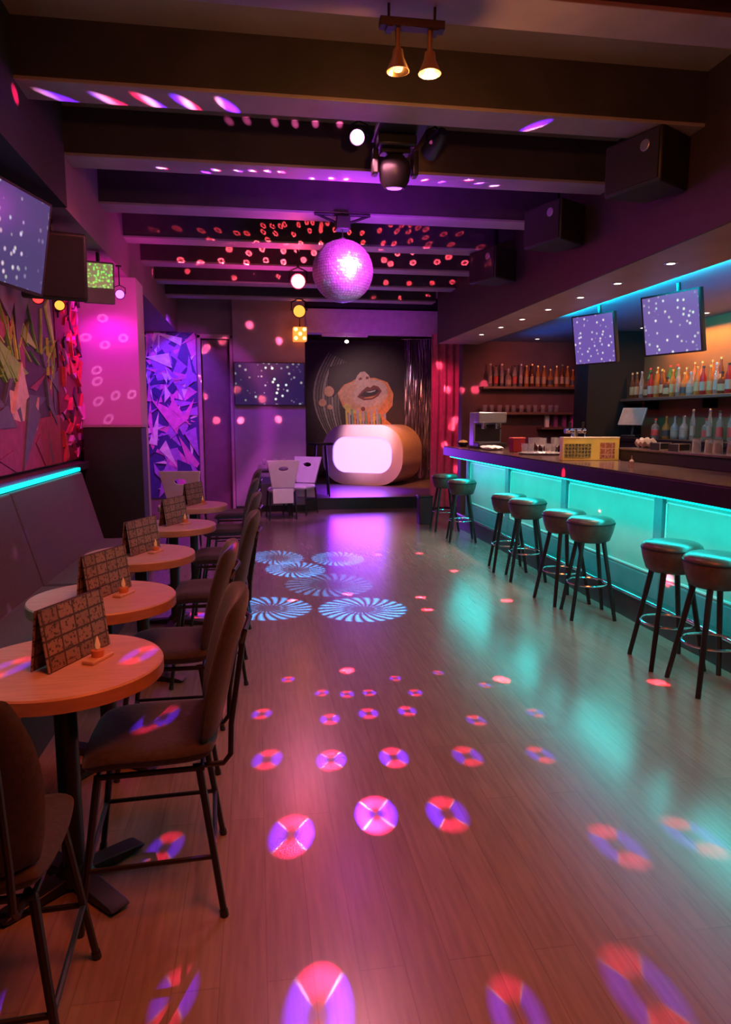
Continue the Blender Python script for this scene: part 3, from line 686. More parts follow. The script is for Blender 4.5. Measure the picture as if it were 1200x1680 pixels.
def curtain(name, label, m, p0, p1, z0, z1, folds, amp, nz=14, rag=0.0, seed=1):
    rnd = random.Random(seed)
    p0, p1 = Vector((*p0, 0)), Vector((*p1, 0)); d = (p1 - p0); L_ = d.length; d.normalize(); nrm = Vector((-d.y, d.x, 0))
    nx = folds * 8; vs, fs = [], []
    for side in (0, 1):
        for j in range(nz + 1):
            for i in range(nx + 1):
                s_ = i / nx; z = z0 + (z1 - z0) * j / nz
                f = math.sin(s_ * folds * 2 * PI + 0.5 * math.sin(j * .5)) * amp * (1.15 - 0.4 * j / nz)
                p = p0 + d * (L_ * s_) + nrm * (f + side * 0.008)
                vs.append((p.x, p.y, z + (rag * math.sin(i * 2.1) if j == 0 else 0)))
    q = nx + 1; W = q * (nz + 1)
    for j in range(nz):
        for i in range(nx):
            a = j * q + i; fs += [(a, a + 1, a + q + 1, a + q), (W + a, W + a + q, W + a + q + 1, W + a + 1)]
    for i in range(nx): fs += [(i, W + i, W + i + 1, i + 1), (nz * q + i, nz * q + i + 1, W + nz * q + i + 1, W + nz * q + i)]
    for j in range(nz): fs += [(j * q, j * q + q, W + j * q + q, W + j * q), (j * q + nx, W + j * q + nx, W + j * q + q + nx, j * q + q + nx)]
    o = MB().add(vs, fs).build(name, m)
    return tag(o, label, 'curtain')


curtain('velvet_curtain', 'red velvet curtain hanging between the stage and the bar end', M['red_curtain'], (2.98, 11.86), (3.62, 11.80), 0.03, 2.99, 5, 0.045)
# tinsel curtain: foil strips on a rail, one object nobody could count the strips of
mt, t_, N_, L_, b_ = nt_mat('foil_tinsel')
b_.inputs['Metallic'].default_value = 1.0; b_.inputs['Roughness'].default_value = 0.25
tc = N_.new('ShaderNodeTexCoord'); mp = N_.new('ShaderNodeMapping'); mp.inputs['Scale'].default_value = (40, 40, 7); L_.new(tc.outputs['Object'], mp.inputs[0])
vo = N_.new('ShaderNodeTexVoronoi'); vo.inputs['Scale'].default_value = 1.0; L_.new(mp.outputs[0], vo.inputs['Vector'])
cr = N_.new('ShaderNodeValToRGB'); cr.color_ramp.elements[0].color = (0.35, 0.28, 0.40, 1); cr.color_ramp.elements[1].color = (0.95, 0.85, 0.95, 1)
L_.new(vo.outputs['Color'], cr.inputs[0]); L_.new(cr.outputs[0], b_.inputs['Base Color'])
bp = N_.new('ShaderNodeBump'); bp.inputs['Strength'].default_value = 1.0; bp.inputs['Distance'].default_value = 0.03; L_.new(vo.outputs['Color'], bp.inputs['Height']); L_.new(bp.outputs[0], b_.inputs['Normal'])
tin = MB(); rnd = random.Random(4)
for k in range(70):
    s_ = k / 69; x = 3.30 + 0.68 * s_; y = 15.55 - 0.15 * s_ + 0.04 * math.sin(k * 1.3)
    z1 = 3.3; a = rnd.uniform(-1, 1); pts = []
    vs = []
    for j in range(13):
        z = z1 - (z1 - 0.23) * j / 12; tw = a + j * rnd.uniform(0.2, 0.9); wd = 0.008
        ox = 0.006 * math.sin(j + k)
        for q in (-1, 1):
            for t in (-.0006, .0006):
                vs.append((x + ox + q * wd * math.cos(tw) - t * math.sin(tw), y + q * wd * math.sin(tw) + t * math.cos(tw), z))
    fs = []
    for j in range(12):
        A = j * 4; B_ = A + 4
        fs += [(A, A + 2, B_ + 2, B_), (A + 1, B_ + 1, B_ + 3, A + 3), (A, B_, B_ + 1, A + 1), (A + 2, A + 3, B_ + 3, B_ + 2)]
    tin.add(vs, fs)
tin.tube([(3.22, 15.57, 3.31), (4.06, 15.38, 3.31)], 0.012)
for p in ((3.26, 15.56), (4.02, 15.39)): tin.tube([(p[0], p[1], 3.31), (p[0], p[1], 3.36)], 0.008)
tag(tin.build('tinsel_curtain', mt, smooth=False), 'shimmering foil strip curtain at the stage side beside the red curtain', 'curtain')

# tall black table at the stage edge
ht = thing('high_table', 'tall slim black table standing on the left edge of the stage', 'table', (1.12, 12.42, 0.2))
MB().lathe([(0, .90), (.24, .90), (.25, .91), (.25, .93), (.24, .94), (0, .94)], 32).build('tabletop', M['black_wood'], ht)
for a in range(4):
    t = PI / 4 + a * PI / 2; MB().tube([(.12 * math.cos(t), .12 * math.sin(t), .90), (.20 * math.cos(t), .20 * math.sin(t), 0.0)], .014).build('leg', M['black_wood'], ht)


# ================================================================ SCREENS
def tv(name, label, loc, rot, w, h, smat, mount=None):
    t = thing(name, label, 'television', loc); t.rotation_euler = rot
    mb = MB(); mb.box(-w / 2, w / 2, -0.022, 0.022, -h / 2, h / 2)
    mb.build('housing', M['black'], t, bevel=0.006)
    fr = MB(); e = 0.014
    fr.box(-w / 2, w / 2, -0.030, -0.022, h / 2 - e, h / 2); fr.box(-w / 2, w / 2, -0.030, -0.022, -h / 2, -h / 2 + e)
    fr.box(-w / 2, -w / 2 + e, -0.030, -0.022, -h / 2 + e, h / 2 - e); fr.box(w / 2 - e, w / 2, -0.030, -0.022, -h / 2 + e, h / 2 - e)
    fr.build('bezel', M['black'], t)
    bx(-w / 2 + e, w / 2 - e, -0.0275, -0.0225, -h / 2 + e, h / 2 - e).build('screen', smat, t, smooth=False)
    if mount:
        mb = MB()
        mb.box(-.09, .09, .022, .05, -.09, .09); mb.tube([(0, .05, 0), (0, mount[0], 0), (0, mount[0], mount[1])], .018)
        mb.build('mount', M['black_metal'], t)
    return t


tv('television', 'large screen of drifting white points tilted out over the left bench', (-1.42, 4.36, 2.60), (R(10), 0, R(76)), 0.98, 0.56, screen_mat('left_screen_picture', (0.07, 0.05, 0.16), 1.0, 17, 3.1), (.12, .42))
tv('television', 'bar screen nearer the black column, second from the counter edge', (3.49, 6.97, 2.375), (R(10), 0, R(-66)), 0.53, 0.51, screen_mat('bar_screen_picture', (0.14, 0.08, 0.34), 1.15, 19, 1.7), (.10, .33))
tv('television', 'larger bar screen of pale points hanging above the bottle shelf', (3.57, 5.72, 2.37), (R(10), 0, R(-72)), 0.60, 0.52, screen_mat('bar_picture', (0.15, 0.10, 0.33), 1.15, 19, 7.3), (.10, .33))
ts = tv('television', 'wide wall screen with a ring of coloured points beside the stage', (0.24, 11.885, 2.13), (0, 0, 0), 1.16, 0.70, screen_mat('wall_screen_picture', (0.010, 0.005, 0.035), 2.0, 11, 5.2))

# ================================================================ TABLES, MENUS
TY = [2.31, 3.19, 4.22, 5.36, 6.60]; TX = [-0.635, -0.69, -0.69, -0.63, -0.59]
tdesc = ['front round oak table nearest the camera', 'second round oak table along the bench', 'third round oak table along the bench, in the middle of the row',
         'fourth round oak table along the bench', 'fifth round oak table at the far end of the bench']


def make_table():
    t = thing('round_table', '', 'table')
    r = 0.315
    mb = MB(); mb.lathe([(0, .715), (r - .02, .715), (r, .722), (r, .762)], 48); mb.m = 1
    mb.lathe([(r, .762), (r - .004, .768), (0, .768)], 48)
    mb.build('tabletop', [M['table_edge'], M['table_top']], t)
    MB().lathe([(0.07, .700), (.12, .700), (.12, .714), (.07, .714)], 20).build('mounting_plate', M['black_metal'], t)
    MB().lathe([(0.036, .03), (.036, .70)], 20).build('column', M['black_metal'], t)
    mb = MB()
    for k in range(4):
        a = PI / 4 + k * PI / 2
        mb.T = Matrix.Rotation(a, 4, 'Z')
        mb.prism([(0.0, .008), (.24, .008), (.26, .016), (.24, .026), (.05, .048), (0, .05)], -.035, .035, 'xz')
    mb.T = Matrix.Identity(4); mb.lathe([(.06, 0.012), (.07, .03), (.045, .07), (.036, .075)], 20)
    mb.build('base', M['black_metal'], t, bevel=0.004)
    for k in range(4):
        a = PI / 4 + k * PI / 2
        MB().lathe([(.014, 0), (.016, .004), (.016, .010)], 10, c=(.235 * math.cos(a), .235 * math.sin(a), 0)).build('foot', M['black'], t)
    return t


t0 = make_table()
for i in range(5):
    t = t0 if i == 0 else copy_tree(t0)
    t.location = (TX[i], TY[i], 0); t.rotation_euler.z = 0.2 * i; t['label'] = tdesc[i]; t['group'] = 'round tables along the bench'

pm = print_mat('menu_print', (0.20, 0.125, 0.10), (0.30, 0.20, 0.155), (0.045, 0.025, 0.02), 10, 0.72, 0.5)


def make_menu():
    t = thing('menu_stand', '', 'menu')
    w, h = 0.31, 0.20
    for s_, nm in ((-1, 'front_card'), (1, 'back_card')):
        mb = MB(); mb.T = Matrix.Translation((0, s_ * .033, 0)) @ Matrix.Rotation(s_ * R(8), 4, 'X')
        mb.box(-w / 2, w / 2, -.002, .002, 0.002, h); mb.build(nm, pm, t, smooth=False)
    mb = MB(); mb.T = Matrix.Translation((w / 2 - .003, 0, 0))
    mb.prism([(-.034, 0.002), (.034, 0.002), (.008, h), (-.008, h)], 0, .003, 'yz'); mb.build('side_flap', pm, t, smooth=False)
    return t


def make_holder():
    t = thing('candle_holder', '', 'candle')
    MB().box(-.055, .055, -.022, .022, 0, .012).build('tray', mat('pale_wood_tray', (0.62, 0.42, 0.30), 0.45), t, bevel=0.003)
    MB().lathe([(.020, .012), (.021, .03), (.0205, .034), (.005, .034)], 20).build('wax', mat('amber_wax', (0.60, 0.24, 0.10), 0.4), t)
    MB().lathe([(.0, .034), (.007, .040), (.009, .050), (.005, .066), (0, .082)], 12).build('flame', glow('candle_flame', (1.0, 0.40, 0.16), 0.22), t)
    return t


m0, h0 = make_menu(), make_holder()
near = ['nearest the camera', 'second from the camera', 'third from the camera', 'fourth from the camera', 'at the far end of the row']
for i in range(5):
    m = m0 if i == 0 else copy_tree(m0); hd = h0 if i == 0 else copy_tree(h0)
    a = R(66)
    cx, cy = TX[i] + 0.00 + .02 * (i == 0), TY[i] + 0.05
    m.location = (cx, cy, .7682); m.rotation_euler.z = a
    m['label'] = 'folded brown printed menu card on the round table ' + near[i]; m['group'] = 'folded menus on the round tables'
    hd.location = (cx + 0.085 * math.sin(a) + .01, cy - 0.085 * math.cos(a) - .00, .7682); hd.rotation_euler.z = a
    hd['label'] = 'small amber candle on pale tray before menu, table ' + near[i]; hd['group'] = 'candles on the round tables'


# ================================================================ COUNTER CHAIRS
def make_chair():
    t = thing('counter_chair', '', 'chair')           # faces +y, origin on the floor under the seat
    def seat(u, v, w_):
        x = u * .225; y = v * .22 + .01
        return (x, y, .515 + w_ + 0.018 * u * u + (0.02 * (-v - .5) if v < -.5 else -.018 * max(0, v - .5) * 2))
    MB().pad(seat, t=.075, blend=.4, pw=6).build('seat', M['seat_dark'], t, sub=1)
    def back(u, v, w_):
        z = .77 + v * .25; x = u * (.225 - .03 * max(0, v) ** 2)
        return (x, -.185 - .040 * (v + 1) - .010 * (v + 1) ** 2 + .055 * u * u + w_, z)
    MB().pad(back, t=.052, blend=.45, pw=6).build('backrest', M['seat_dark'], t, sub=1)
    # tubular frame carrying the back, close behind it
    fr = MB()
    for s_ in (-1, 1):
        fr.tube([(s_ * .15, -.12, .470), (s_ * .15, -.215, .472), (s_ * .15, -.238, .50), (s_ * .15, -.242, .60), (s_ * .15, -.282, .86), (s_ * .13, -.290, .89)], .009)
    fr.tube([(-.13, -.290, .89), (0, -.312, .90), (.13, -.290, .89)], .009)
    fr.build('back_frame', M['black_metal'], t)
    sf = MB(); sf.tube([(-.17, -.15, .472), (.17, -.15, .472), (.17, .16, .472), (-.17, .16, .472)], .010, closed=True)
    sf.build('seat_frame', M['black_metal'], t)
    foot = {}
    for sx in (-1, 1):
        for sy in (-1, 1):
            top = Vector((sx * .165, .01 + sy * .15, .475)); bot = Vector((sx * .225, .01 + sy * .215, 0.0))
            foot[sx, sy] = (top, bot)
            lg = MB().tube([top, top + (bot - top) * .97], .0125, r2=.0105).build('leg', M['black_metal'], t)
            MB().tube([top + (bot - top) * .955, bot], .0135).build('foot_cap', M['black'], lg)
    def at(sx, sy, z):
        a, b_ = foot[sx, sy]; k = (a.z - z) / (a.z - b_.z); return a + (b_ - a) * k
    for a, b_ in (((-1, 1), (1, 1)), ((-1, -1), (1, -1)), ((-1, -1), (-1, 1)), ((1, -1), (1, 1))):
        MB().tube([at(*a, .19), at(*b_, .19)], .008).build('stretcher', M['black_metal'], t)
    return t


c0 = make_chair()
CH = [(-0.70, 1.71, R(3), 'dark upholstered chair seen from behind, in front of the nearest table'),
      (-0.345, 2.28, R(93), 'dark upholstered counter chair tucked at the nearest round table, from the aisle'),
      (-0.40, 3.20, R(90), 'dark upholstered counter chair on the aisle side of the second round table'),
      (-0.295, 4.24, R(91), 'dark upholstered counter chair on the aisle side of the third round table'),
      (-0.28, 5.36, R(90), 'dark upholstered counter chair on the aisle side of the fourth round table'),
      (-0.29, 6.62, R(90), 'dark upholstered counter chair on the aisle side of the fifth round table'),
      (-0.26, 7.75, R(92), 'farthest dark upholstered counter chair, beyond the last round table')]
for i, (x, y, rz, lb) in enumerate(CH):
    c = c0 if i == 0 else copy_tree(c0)
    c.location = (x, y, 0); c.rotation_euler.z = rz; c['label'] = lb; c['group'] = 'dark counter chairs along the table row'

# ================================================================ BENCH
bn = thing('bench', 'long dark upholstered wall bench with a teal light strip along its back', 'bench', (-1.3, 3.9, 0))
def L(x, y, z): return (x + 1.3, y - 3.9, z)
mb = MB(); mb.box(XL + 1.3 + .005, -1.02 + 1.3, -2.9, 2.75, 0.0, .34); mb.build('base', M['black'], bn)
for k in range(3):
    y0 = 1.0 + k * 1.885
    bx(-1.42 + 1.3, -.95 + 1.3, y0 - 3.9 + .005, y0 + 1.88 - 3.9, .342, .47).build('seat', M['bench'], bn, bevel=.03, segs=3)
    MB().prism([(XL + 1.3 + .01, .345), (-1.385 + 1.3, .345), (-1.40 + 1.3, .47), (-1.565 + 1.3, 1.078), (XL + 1.3 + .01, 1.078)], y0 - 3.9 + .005, y0 + 1.88 - 3.9, 'xz').build('backrest', M['bench'], bn, bevel=.012, segs=3)
bx(-1.602 + 1.3, -1.580 + 1.3, 1.0 - 3.9, 6.66 - 3.9, 1.090, 1.118).build('light_strip', M['teal_tape'], bn)

# tall black cabinet against the pilaster
tc_ = thing('cabinet', 'tall plain black cabinet standing in front of the pink pilaster', 'cabinet', (-1.385, 7.32, 0))
bx(-.275, .275, -.15, .165, 0.03, 1.47).build('body', M['black'], tc_, bevel=.006)
bx(-.285, .285, -.16, .17, 1.472, 1.50).build('top', mat('cabinet_top', (0.30, 0.22, 0.25), 0.35), tc_, bevel=.004)
bx(-.255, .255, -.13, .15, 0, .03).build('plinth', M['black'], tc_)


# ================================================================ WHITE CHAIRS AND SMALL TABLE AT THE FAR WALL
def make_white_chair():
    t = thing('side_chair', '', 'chair')
    # backrest: tapered slab with an oval grip hole
    hw0, hw1, z0, z1 = .17, .25, .50, .93
    n = 24
    hole = [(.075 * math.cos(2 * PI * i / n), .80 + .035 * math.sin(2 * PI * i / n)) for i in range(n)]
    outp = []
    for i in range(n):
        a = 2 * PI * i / n; c, s_ = math.cos(a), math.sin(a)
        k = 1 / max(abs(c), abs(s_)); u, v = c * k, s_ * k
        z = (z0 + z1) / 2 + v * (z1 - z0) / 2; outp.append((u * (hw0 + (hw1 - hw0) * (v + 1) / 2), z))
    mb = MB()
    def Y(z, o): return -.21 - .10 * (z - z0) / (z1 - z0) + o
    vs = [(x, Y(z, -.02), z) for x, z in outp] + [(x, Y(z, -.02), z) for x, z in hole] + [(x, Y(z, .02), z) for x, z in outp] + [(x, Y(z, .02), z) for x, z in hole]
    fs = []
    for i in range(n):
        j = (i + 1) % n
        fs += [(i, j, n + j, n + i), (2 * n + i, 3 * n + i, 3 * n + j, 2 * n + j), (i, 2 * n + i, 2 * n + j, j), (n + i, n + j, 3 * n + j, 3 * n + i)]
    mb.add(vs, fs).build('backrest', M['white'], t, bevel=.006)
    bx(-.16, .16, -.235, -.205, .26, .49).build('rear_panel', M['white'], t, bevel=.008)
    MB().pad(lambda u, v, w_: (u * .215, v * .20, .45 + w_), t=.09, blend=.3, pw=7).build('seat', M['white'], t, sub=1)
    for sx in (-1, 1):
        for sy in (-1, 1):
            MB().tube([(sx * .185, sy * .18, .43), (sx * .21, sy * .215, 0)], .016, r2=.012).build('leg', M['black_wood'], t)
    return t


w0 = make_white_chair()
WC = [(0.37, 11.05, R(6), 'white tapered-back chair seen from behind at the small dark table'),
      (0.70, 11.52, R(150), 'white chair with a grip hole facing out beside the stage'),
      (-0.88, 9.0, R(-8), 'white chair whose back shows behind the farthest menu card')]
for i, (x, y, rz, lb) in enumerate(WC):
    c = w0 if i == 0 else copy_tree(w0); c.location = (x, y, 0); c.rotation_euler.z = rz; c['label'] = lb; c['group'] = 'white chairs near the stage'
st = thing('side_table', 'small square black table with glasses by the screen wall', 'table', (0.28, 11.55, 0))
bx(-.27, .27, -.22, .22, .70, .74).build('tabletop', M['black_wood'], st, bevel=.005)
for sx in (-1, 1):
    for sy in (-1, 1): bx(sx * .235 - .02, sx * .235 + .02, sy * .185 - .02, sy * .185 + .02, 0, .70).build('leg', M['black_wood'], st)


# ================================================================ GLASSWARE AND BOTTLES
def glass_mat(name, col, rough=0.06, tr=0.6):
    m, t, N, L, b = nt_mat(name)
    b.inputs['Base Color'].default_value = (*col, 1); b.inputs['Roughness'].default_value = rough
    b.inputs['Transmission Weight'].default_value = tr; b.inputs['IOR'].default_value = 1.3
    nz = N.new('ShaderNodeTexNoise'); nz.inputs['Scale'].default_value = 30
    tcn = N.new('ShaderNodeTexCoord'); L.new(tcn.outputs['Object'], nz.inputs['Vector'])
    mr = N.new('ShaderNodeMapRange'); mr.inputs[3].default_value = rough * .7; mr.inputs[4].default_value = rough * 1.4
    L.new(nz.outputs['Fac'], mr.inputs[0]); L.new(mr.outputs[0], b.inputs['Roughness'])
    return m


G = dict(clear=glass_mat('clear_glass', (0.90, 0.88, 0.88), 0.05, 0.88), amber=glass_mat('amber_glass', (0.75, 0.28, 0.06)), red=glass_mat('red_glass', (0.55, 0.05, 0.05)),
         brown=glass_mat('brown_glass', (0.28, 0.09, 0.03)), green=glass_mat('green_glass', (0.10, 0.35, 0.12)), pale=glass_mat('frosted_glass', (0.50, 0.42, 0.38), 0.3))
caps = dict(gold=mat('gold_cap', (0.8, 0.55, 0.15), 0.3, metal=0.8), black=M['black'], red=mat('red_cap', (0.6, 0.05, 0.06), 0.4), silver=M['steel'])
labs = dict(cream=M['cream'], white=mat('white_label', (0.34, 0.26, 0.20), 0.5), red=mat('red_label', (0.55, 0.07, 0.06), 0.5), black=mat('dark_label', (0.05, 0.04, 0.04), 0.5))
SHAPE = dict(tall=(.034, .19, .25, .32), squat=(.045, .14, .18, .24), slim=(.029, .20, .27, .34), round=(.048, .13, .19, .27))


def make_bottle(shape, gcol, cap, lab):
    r, zs, zn, zt = SHAPE[shape]
    t = thing('liquor_bottle', '', 'bottle')
    MB().lathe([(0, 0), (r * .92, 0), (r, .008), (r, zs), (r * .9, zs + .015), (.014, zn), (.013, zt - .025), (0, zt - .025)], 20).build('body', G[gcol], t)
    MB().lathe([(0, zt - .024), (.0155, zt - .024), (.0155, zt - .002), (.013, zt), (0, zt)], 14).build('cap', caps[cap], t)
    MB().lathe([(r + .0004, zs * .25), (r + .0008, zs * .25), (r + .0008, zs * .78), (r + .0004, zs * .78)], 20).build('label', labs[lab], t)
    return t


KINDS = [('tall', 'amber', 'gold', 'cream'), ('squat', 'brown', 'black', 'cream'), ('slim', 'clear', 'silver', 'white'), ('tall', 'red', 'black', 'white'), ('round', 'amber', 'gold', 'black'),
         ('tall', 'green', 'red', 'cream'), ('squat', 'clear', 'red', 'red'), ('slim', 'brown', 'gold', 'cream'), ('round', 'pale', 'silver', 'white'), ('tall', 'clear', 'black', 'red')]
protos = {}


def put_bottle(kind, loc, label, group):
    if kind not in protos:
        protos[kind] = o = make_bottle(*kind)
    else:
        o = copy_tree(protos[kind])
    o.location = loc; o.rotation_euler.z = random.uniform(0, 6); o['label'] = label; o['group'] = group
    return o


def bl(kind): return '%s %s bottle with %s label' % (kind[0], {'pale': 'frosted'}.get(kind[1], kind[1]), kind[3])


# shelves on the right wall behind the bar
def shelf(name, label, x0, x1, y0, y1, z, th=.035, group=None):
    t = thing(name, label, 'shelf', ((x0 + x1) / 2, (y0 + y1) / 2, z), group=group)
    hx, hy = (x1 - x0) / 2, (y1 - y0) / 2
    bx(-hx, hx, -hy, hy, -th, 0).build('board', M['shelf'], t, bevel=.004)
    return t


s1 = shelf('bottle_shelf', 'long wooden shelf of amber lit bottles on the bar wall', 4.86, XR, 4.4, 8.93, 1.82)
for y in (-1.9, -.6, .7, 1.9): bx(-.02, .17, y - .012, y + .012, -.14, -.035).build('bracket', M['black_metal'], s1)
stp = bx(-.085, .085, -2.2, 2.2, 0, .075).build('bottle_step', M['shelf'], loc=(5.11, 6.66, 1.82)); tag(stp, 'low wooden riser along the back of the amber lit bottle shelf', 'riser')
rnd = random.Random(11)
y = 8.80; k = 0
while k < 24:
    kd = KINDS[rnd.choice([0, 0, 1, 2, 3, 4, 6, 7, 8, 1])]
    put_bottle(kd, (4.945 + rnd.uniform(-.01, .01), y, 1.8202), bl(kd) + ', ' + ORD[k] + ' in front row of amber shelf from black column', 'bottles on the amber lit shelf, front row')
    y -= rnd.uniform(.095, .135); k += 1
y = 8.62; k = 0
while k < 20:
    kd = KINDS[rnd.choice([0, 2, 4, 5, 7, 9, 0, 4])]
    put_bottle(kd, (5.10, y, 1.8952), bl(kd) + ', ' + ORD[k] + ' in raised back row from black column', 'bottles on the amber lit shelf, back row')
    y -= rnd.uniform(.13, .19); k += 1

# back counter below with its own bottles
bc = thing('back_counter', 'dark back counter along the wall under the bottle shelf', 'counter', (4.9, 6.5, 0))
bx(-.25, .295, -3.2, 2.42, .02, 1.27).build('body', M['black'], bc, bevel=.005)
bx(-.28, .295, -3.2, 2.42, 1.272, 1.32).build('worktop', M['counter'], bc, bevel=.006)
for q in range(5):
    d = bx(-.265, -.251, -3.15 + q * 1.1, -2.1 + q * 1.1, .15, 1.22).build('door', M['black_wood'], bc, bevel=.004)
    MB().tube([(-.285, -2.2 + q * 1.1, .7), (-.285, -2.2 + q * 1.1, .9)], .006).build('handle', M['steel'], d)
y = 7.95; k = 0
while k < 20:
    kd = KINDS[rnd.choice([2, 8, 9, 6, 2, 8, 4])]
    put_bottle(kd, (4.85 + rnd.uniform(-.06, .06), y, 1.3202), bl(kd) + ', ' + ORD[k] + ' on back counter from the till screen', 'bottles on the back counter')
    y -= rnd.uniform(.12, .17); k += 1


def make_tumbler(h=.11, r=.036, nm='drinking_glass'):
    return MB().lathe([(0, 0), (r * .85, 0), (r, h), (r - .003, h), (r * .85 - .003, .008), (0, .008)], 18).build(nm, G['clear'])


def make_stem():
    return MB().lathe([(0, 0), (.032, 0), (.032, .003), (.005, .008), (.004, .075), (.02, .09), (.036, .12), (.034, .175), (.032, .175), (.034, .12), (.018, .094), (0, .09)], 18).build('wine_glass', G['clear'])


g0 = make_tumbler(); gs0 = make_stem(); used_g = [0, 0]
def put_glass(loc, label, group, stem=False, flip=False):
    i = 1 if stem else 0; src = gs0 if stem else g0
    o = src if not used_g[i] else src.copy()
    if used_g[i]: C.objects.link(o)
    used_g[i] = 1
    o.location = loc
    if flip: o.rotation_euler = (PI, 0, 0); o.location.z += .175 if stem else .11
    tag(o, label, 'glass', group); return o


# far back wall of the bar: two shelves
shelf('bottle_shelf', 'upper dark shelf of slim bottles on the far bar wall', 3.36, 4.94, 10.20, 10.42, 2.04)
shelf('bottle_shelf', 'lower dark shelf of cups and glasses on the far bar wall', 3.30, 4.98, 10.16, 10.42, 1.655)
for k in range(15):
    kd = KINDS[[2, 9, 2, 8, 9, 2, 0, 7, 0, 0, 4, 0, 7, 0, 4][k]]
    put_bottle(kd, (3.50 + .095 * k, 10.31 + .02 * math.sin(k), 2.0402), bl(kd) + ', ' + ORD[k] + ' on upper far shelf from red curtain', 'bottles on the upper far shelf')
for k in range(11):
    put_glass((3.42 + .115 * k, 10.29 + .02 * math.sin(2 * k), 1.6552), 'plain glass, ' + ORD[k] + ' on the lower far shelf from the red curtain', 'glasses on the lower far shelf')
cart = dict(white=mat('white_carton', (.85, .82, .82), .5), purple=mat('purple_carton', (.30, .06, .22), .5), magenta=mat('magenta_carton', (.85, .10, .55), .5))
bsh = shelf('carton_shelf', 'small low shelf of slim cartons beside the black column', 4.30, 4.98, 10.20, 10.42, 1.43)
for k, cname in enumerate(('white', 'purple', 'purple', 'magenta')):
    o = bx(-.03, .03, -.03, .03, 0, .19).build('drink_carton', cart[cname], loc=(4.42 + .14 * k, 10.31, 1.4302), bevel=.004)
    tag(o, ['slim white carton at the left end of the low shelf', 'slim purple carton beside the white one on the low shelf', 'slim purple carton beside the magenta one on the low shelf', 'slim magenta carton at the right end of the low shelf'][k], 'carton', 'cartons on the low shelf')
# far counter under those shelves
fc = thing('back_counter', 'dark counter against the far bar wall under the glass shelves', 'counter', (4.2, 10.15, 0))
bx(-.80, .70, -.25, .265, .02, 1.05).build('body', M['black'], fc, bevel=.005); bx(-.80, .70, -.27, .265, 1.052, 1.10).build('worktop', M['counter'], fc, bevel=.005)

# ================================================================ BAR
bar = thing('bar_counter', 'long bar counter with teal lit panels and a dark worktop', 'bar', (3.0, 6.0, 0))
def Bb(x0, x1, y0, y1, z0, z1): return bx(x0 - 3.0, x1 - 3.0, y0 - 6.0, y1 - 6.0, z0, z1)
YB0, YB1 = 1.8, 9.72
Bb(3.02, 3.22, YB0, YB1, 0.02, 1.035).build('body', M['bar_frame'], bar)
Bb(2.86, 3.02, YB0, YB1, 0, .185).build('foot_step', M['step'], bar, bevel=.006)
MB().tube([(2.845 - 3, YB0 - 6, .205), (2.845 - 3, YB1 - 6, .205)], .014, 12).build('foot_rail', M['chrome'], bar)
DV = [9.68, 8.07, 6.48, 4.83, 3.2, 1.8]
Bb(2.985, 3.02, YB0, YB1, .965, 1.034).build('top_rail', M['bar_frame'], bar); Bb(2.985, 3.02, YB0, YB1, .186, .345).build('bottom_rail', M['bar_frame'], bar)
for y in DV: Bb(2.975, 3.02, y - .055, y + .055, .186, 1.034).build('post', M['bar_frame'], bar, bevel=.004)
for a, c in zip(DV[1:], DV[:-1]):
    pn = Bb(3.006, 3.02, a + .056, c - .056, .346, .964).build('panel', M['bar_panel'], bar, smooth=False)
    bd = MB()
    y0, y1, z0, z1, e = a + .075 - 6, c - .075 - 6, .365, .945, .013
    for q in ((y0, y1, z0, z0 + e), (y0, y1, z1 - e, z1), (y0, y0 + e, z0, z1), (y1 - e, y1, z0, z1)): bd.box(-.005, .0055, *q)
    bd.build('bead', M['bar_trim'], pn, smooth=False)
mb = Bb(2.655, 3.42, YB0, YB1 + .1, 1.04, 1.165); mb.build('fascia', M['counter'], bar, bevel=.008)
Bb(2.66, 3.42, YB0, YB1 + .1, 1.166, 1.172).build('worktop', M['counter_top'], bar, bevel=.002)
Bb(2.70, 2.725, YB0, YB1 - .1, 1.022, 1.039).build('light_strip', M['teal_tape'], bar)
# raised working ledge behind the counter
wl = thing('bar_ledge', 'low black working ledge standing along the rear of the worktop', 'ledge', (3.38, 5.0, 1.172))
bx(-.03, .10, -3.1, 1.1, 0, .10).build('upstand', M['black'], wl, bevel=.006)
bx(-.06, .12, -3.1, 1.1, .101, .12).build('top', M['counter_top'], wl, bevel=.004)
# cove tape in the soffit
tag(bx(0, .05, -2.4, 2.4, 0, .03).build('led_tape', M['cove_tape'], loc=(3.342, 5.3, 2.689)), 'teal light strip along the inner edge of the bar soffit', 'light strip')


# stools
def make_stool():
    t = thing('bar_stool', '', 'stool')
    MB().lathe([(0, .60), (.125, .60), (.148, .615), (.170, .68), (.182, .74), (.178, .768), (.155, .785), (.08, .793), (0, .795)], 36).build('seat', M['stool_leather'], t, sharp=60)
    MB().lathe([(.179, .741), (.1845, .743), (.186, .748), (.1845, .753), (.179, .755)], 36).build('piping', M['black'], t)
    for k in range(4):
        a = PI / 4 + k * PI / 2
        MB().tube([(.115 * math.cos(a), .115 * math.sin(a), .605), (.235 * math.cos(a), .235 * math.sin(a), 0)], .018, 10, r2=.0145).build('leg', M['black_wood'], t)
    n = 32; r = .115 + .12 * (.605 - .27) / .605 - .018
    MB().tube([(r * math.cos(2 * PI * i / n), r * math.sin(2 * PI * i / n), .27) for i in range(n)], .008, closed=True).build('foot_ring', M['chrome'], t)
    return t


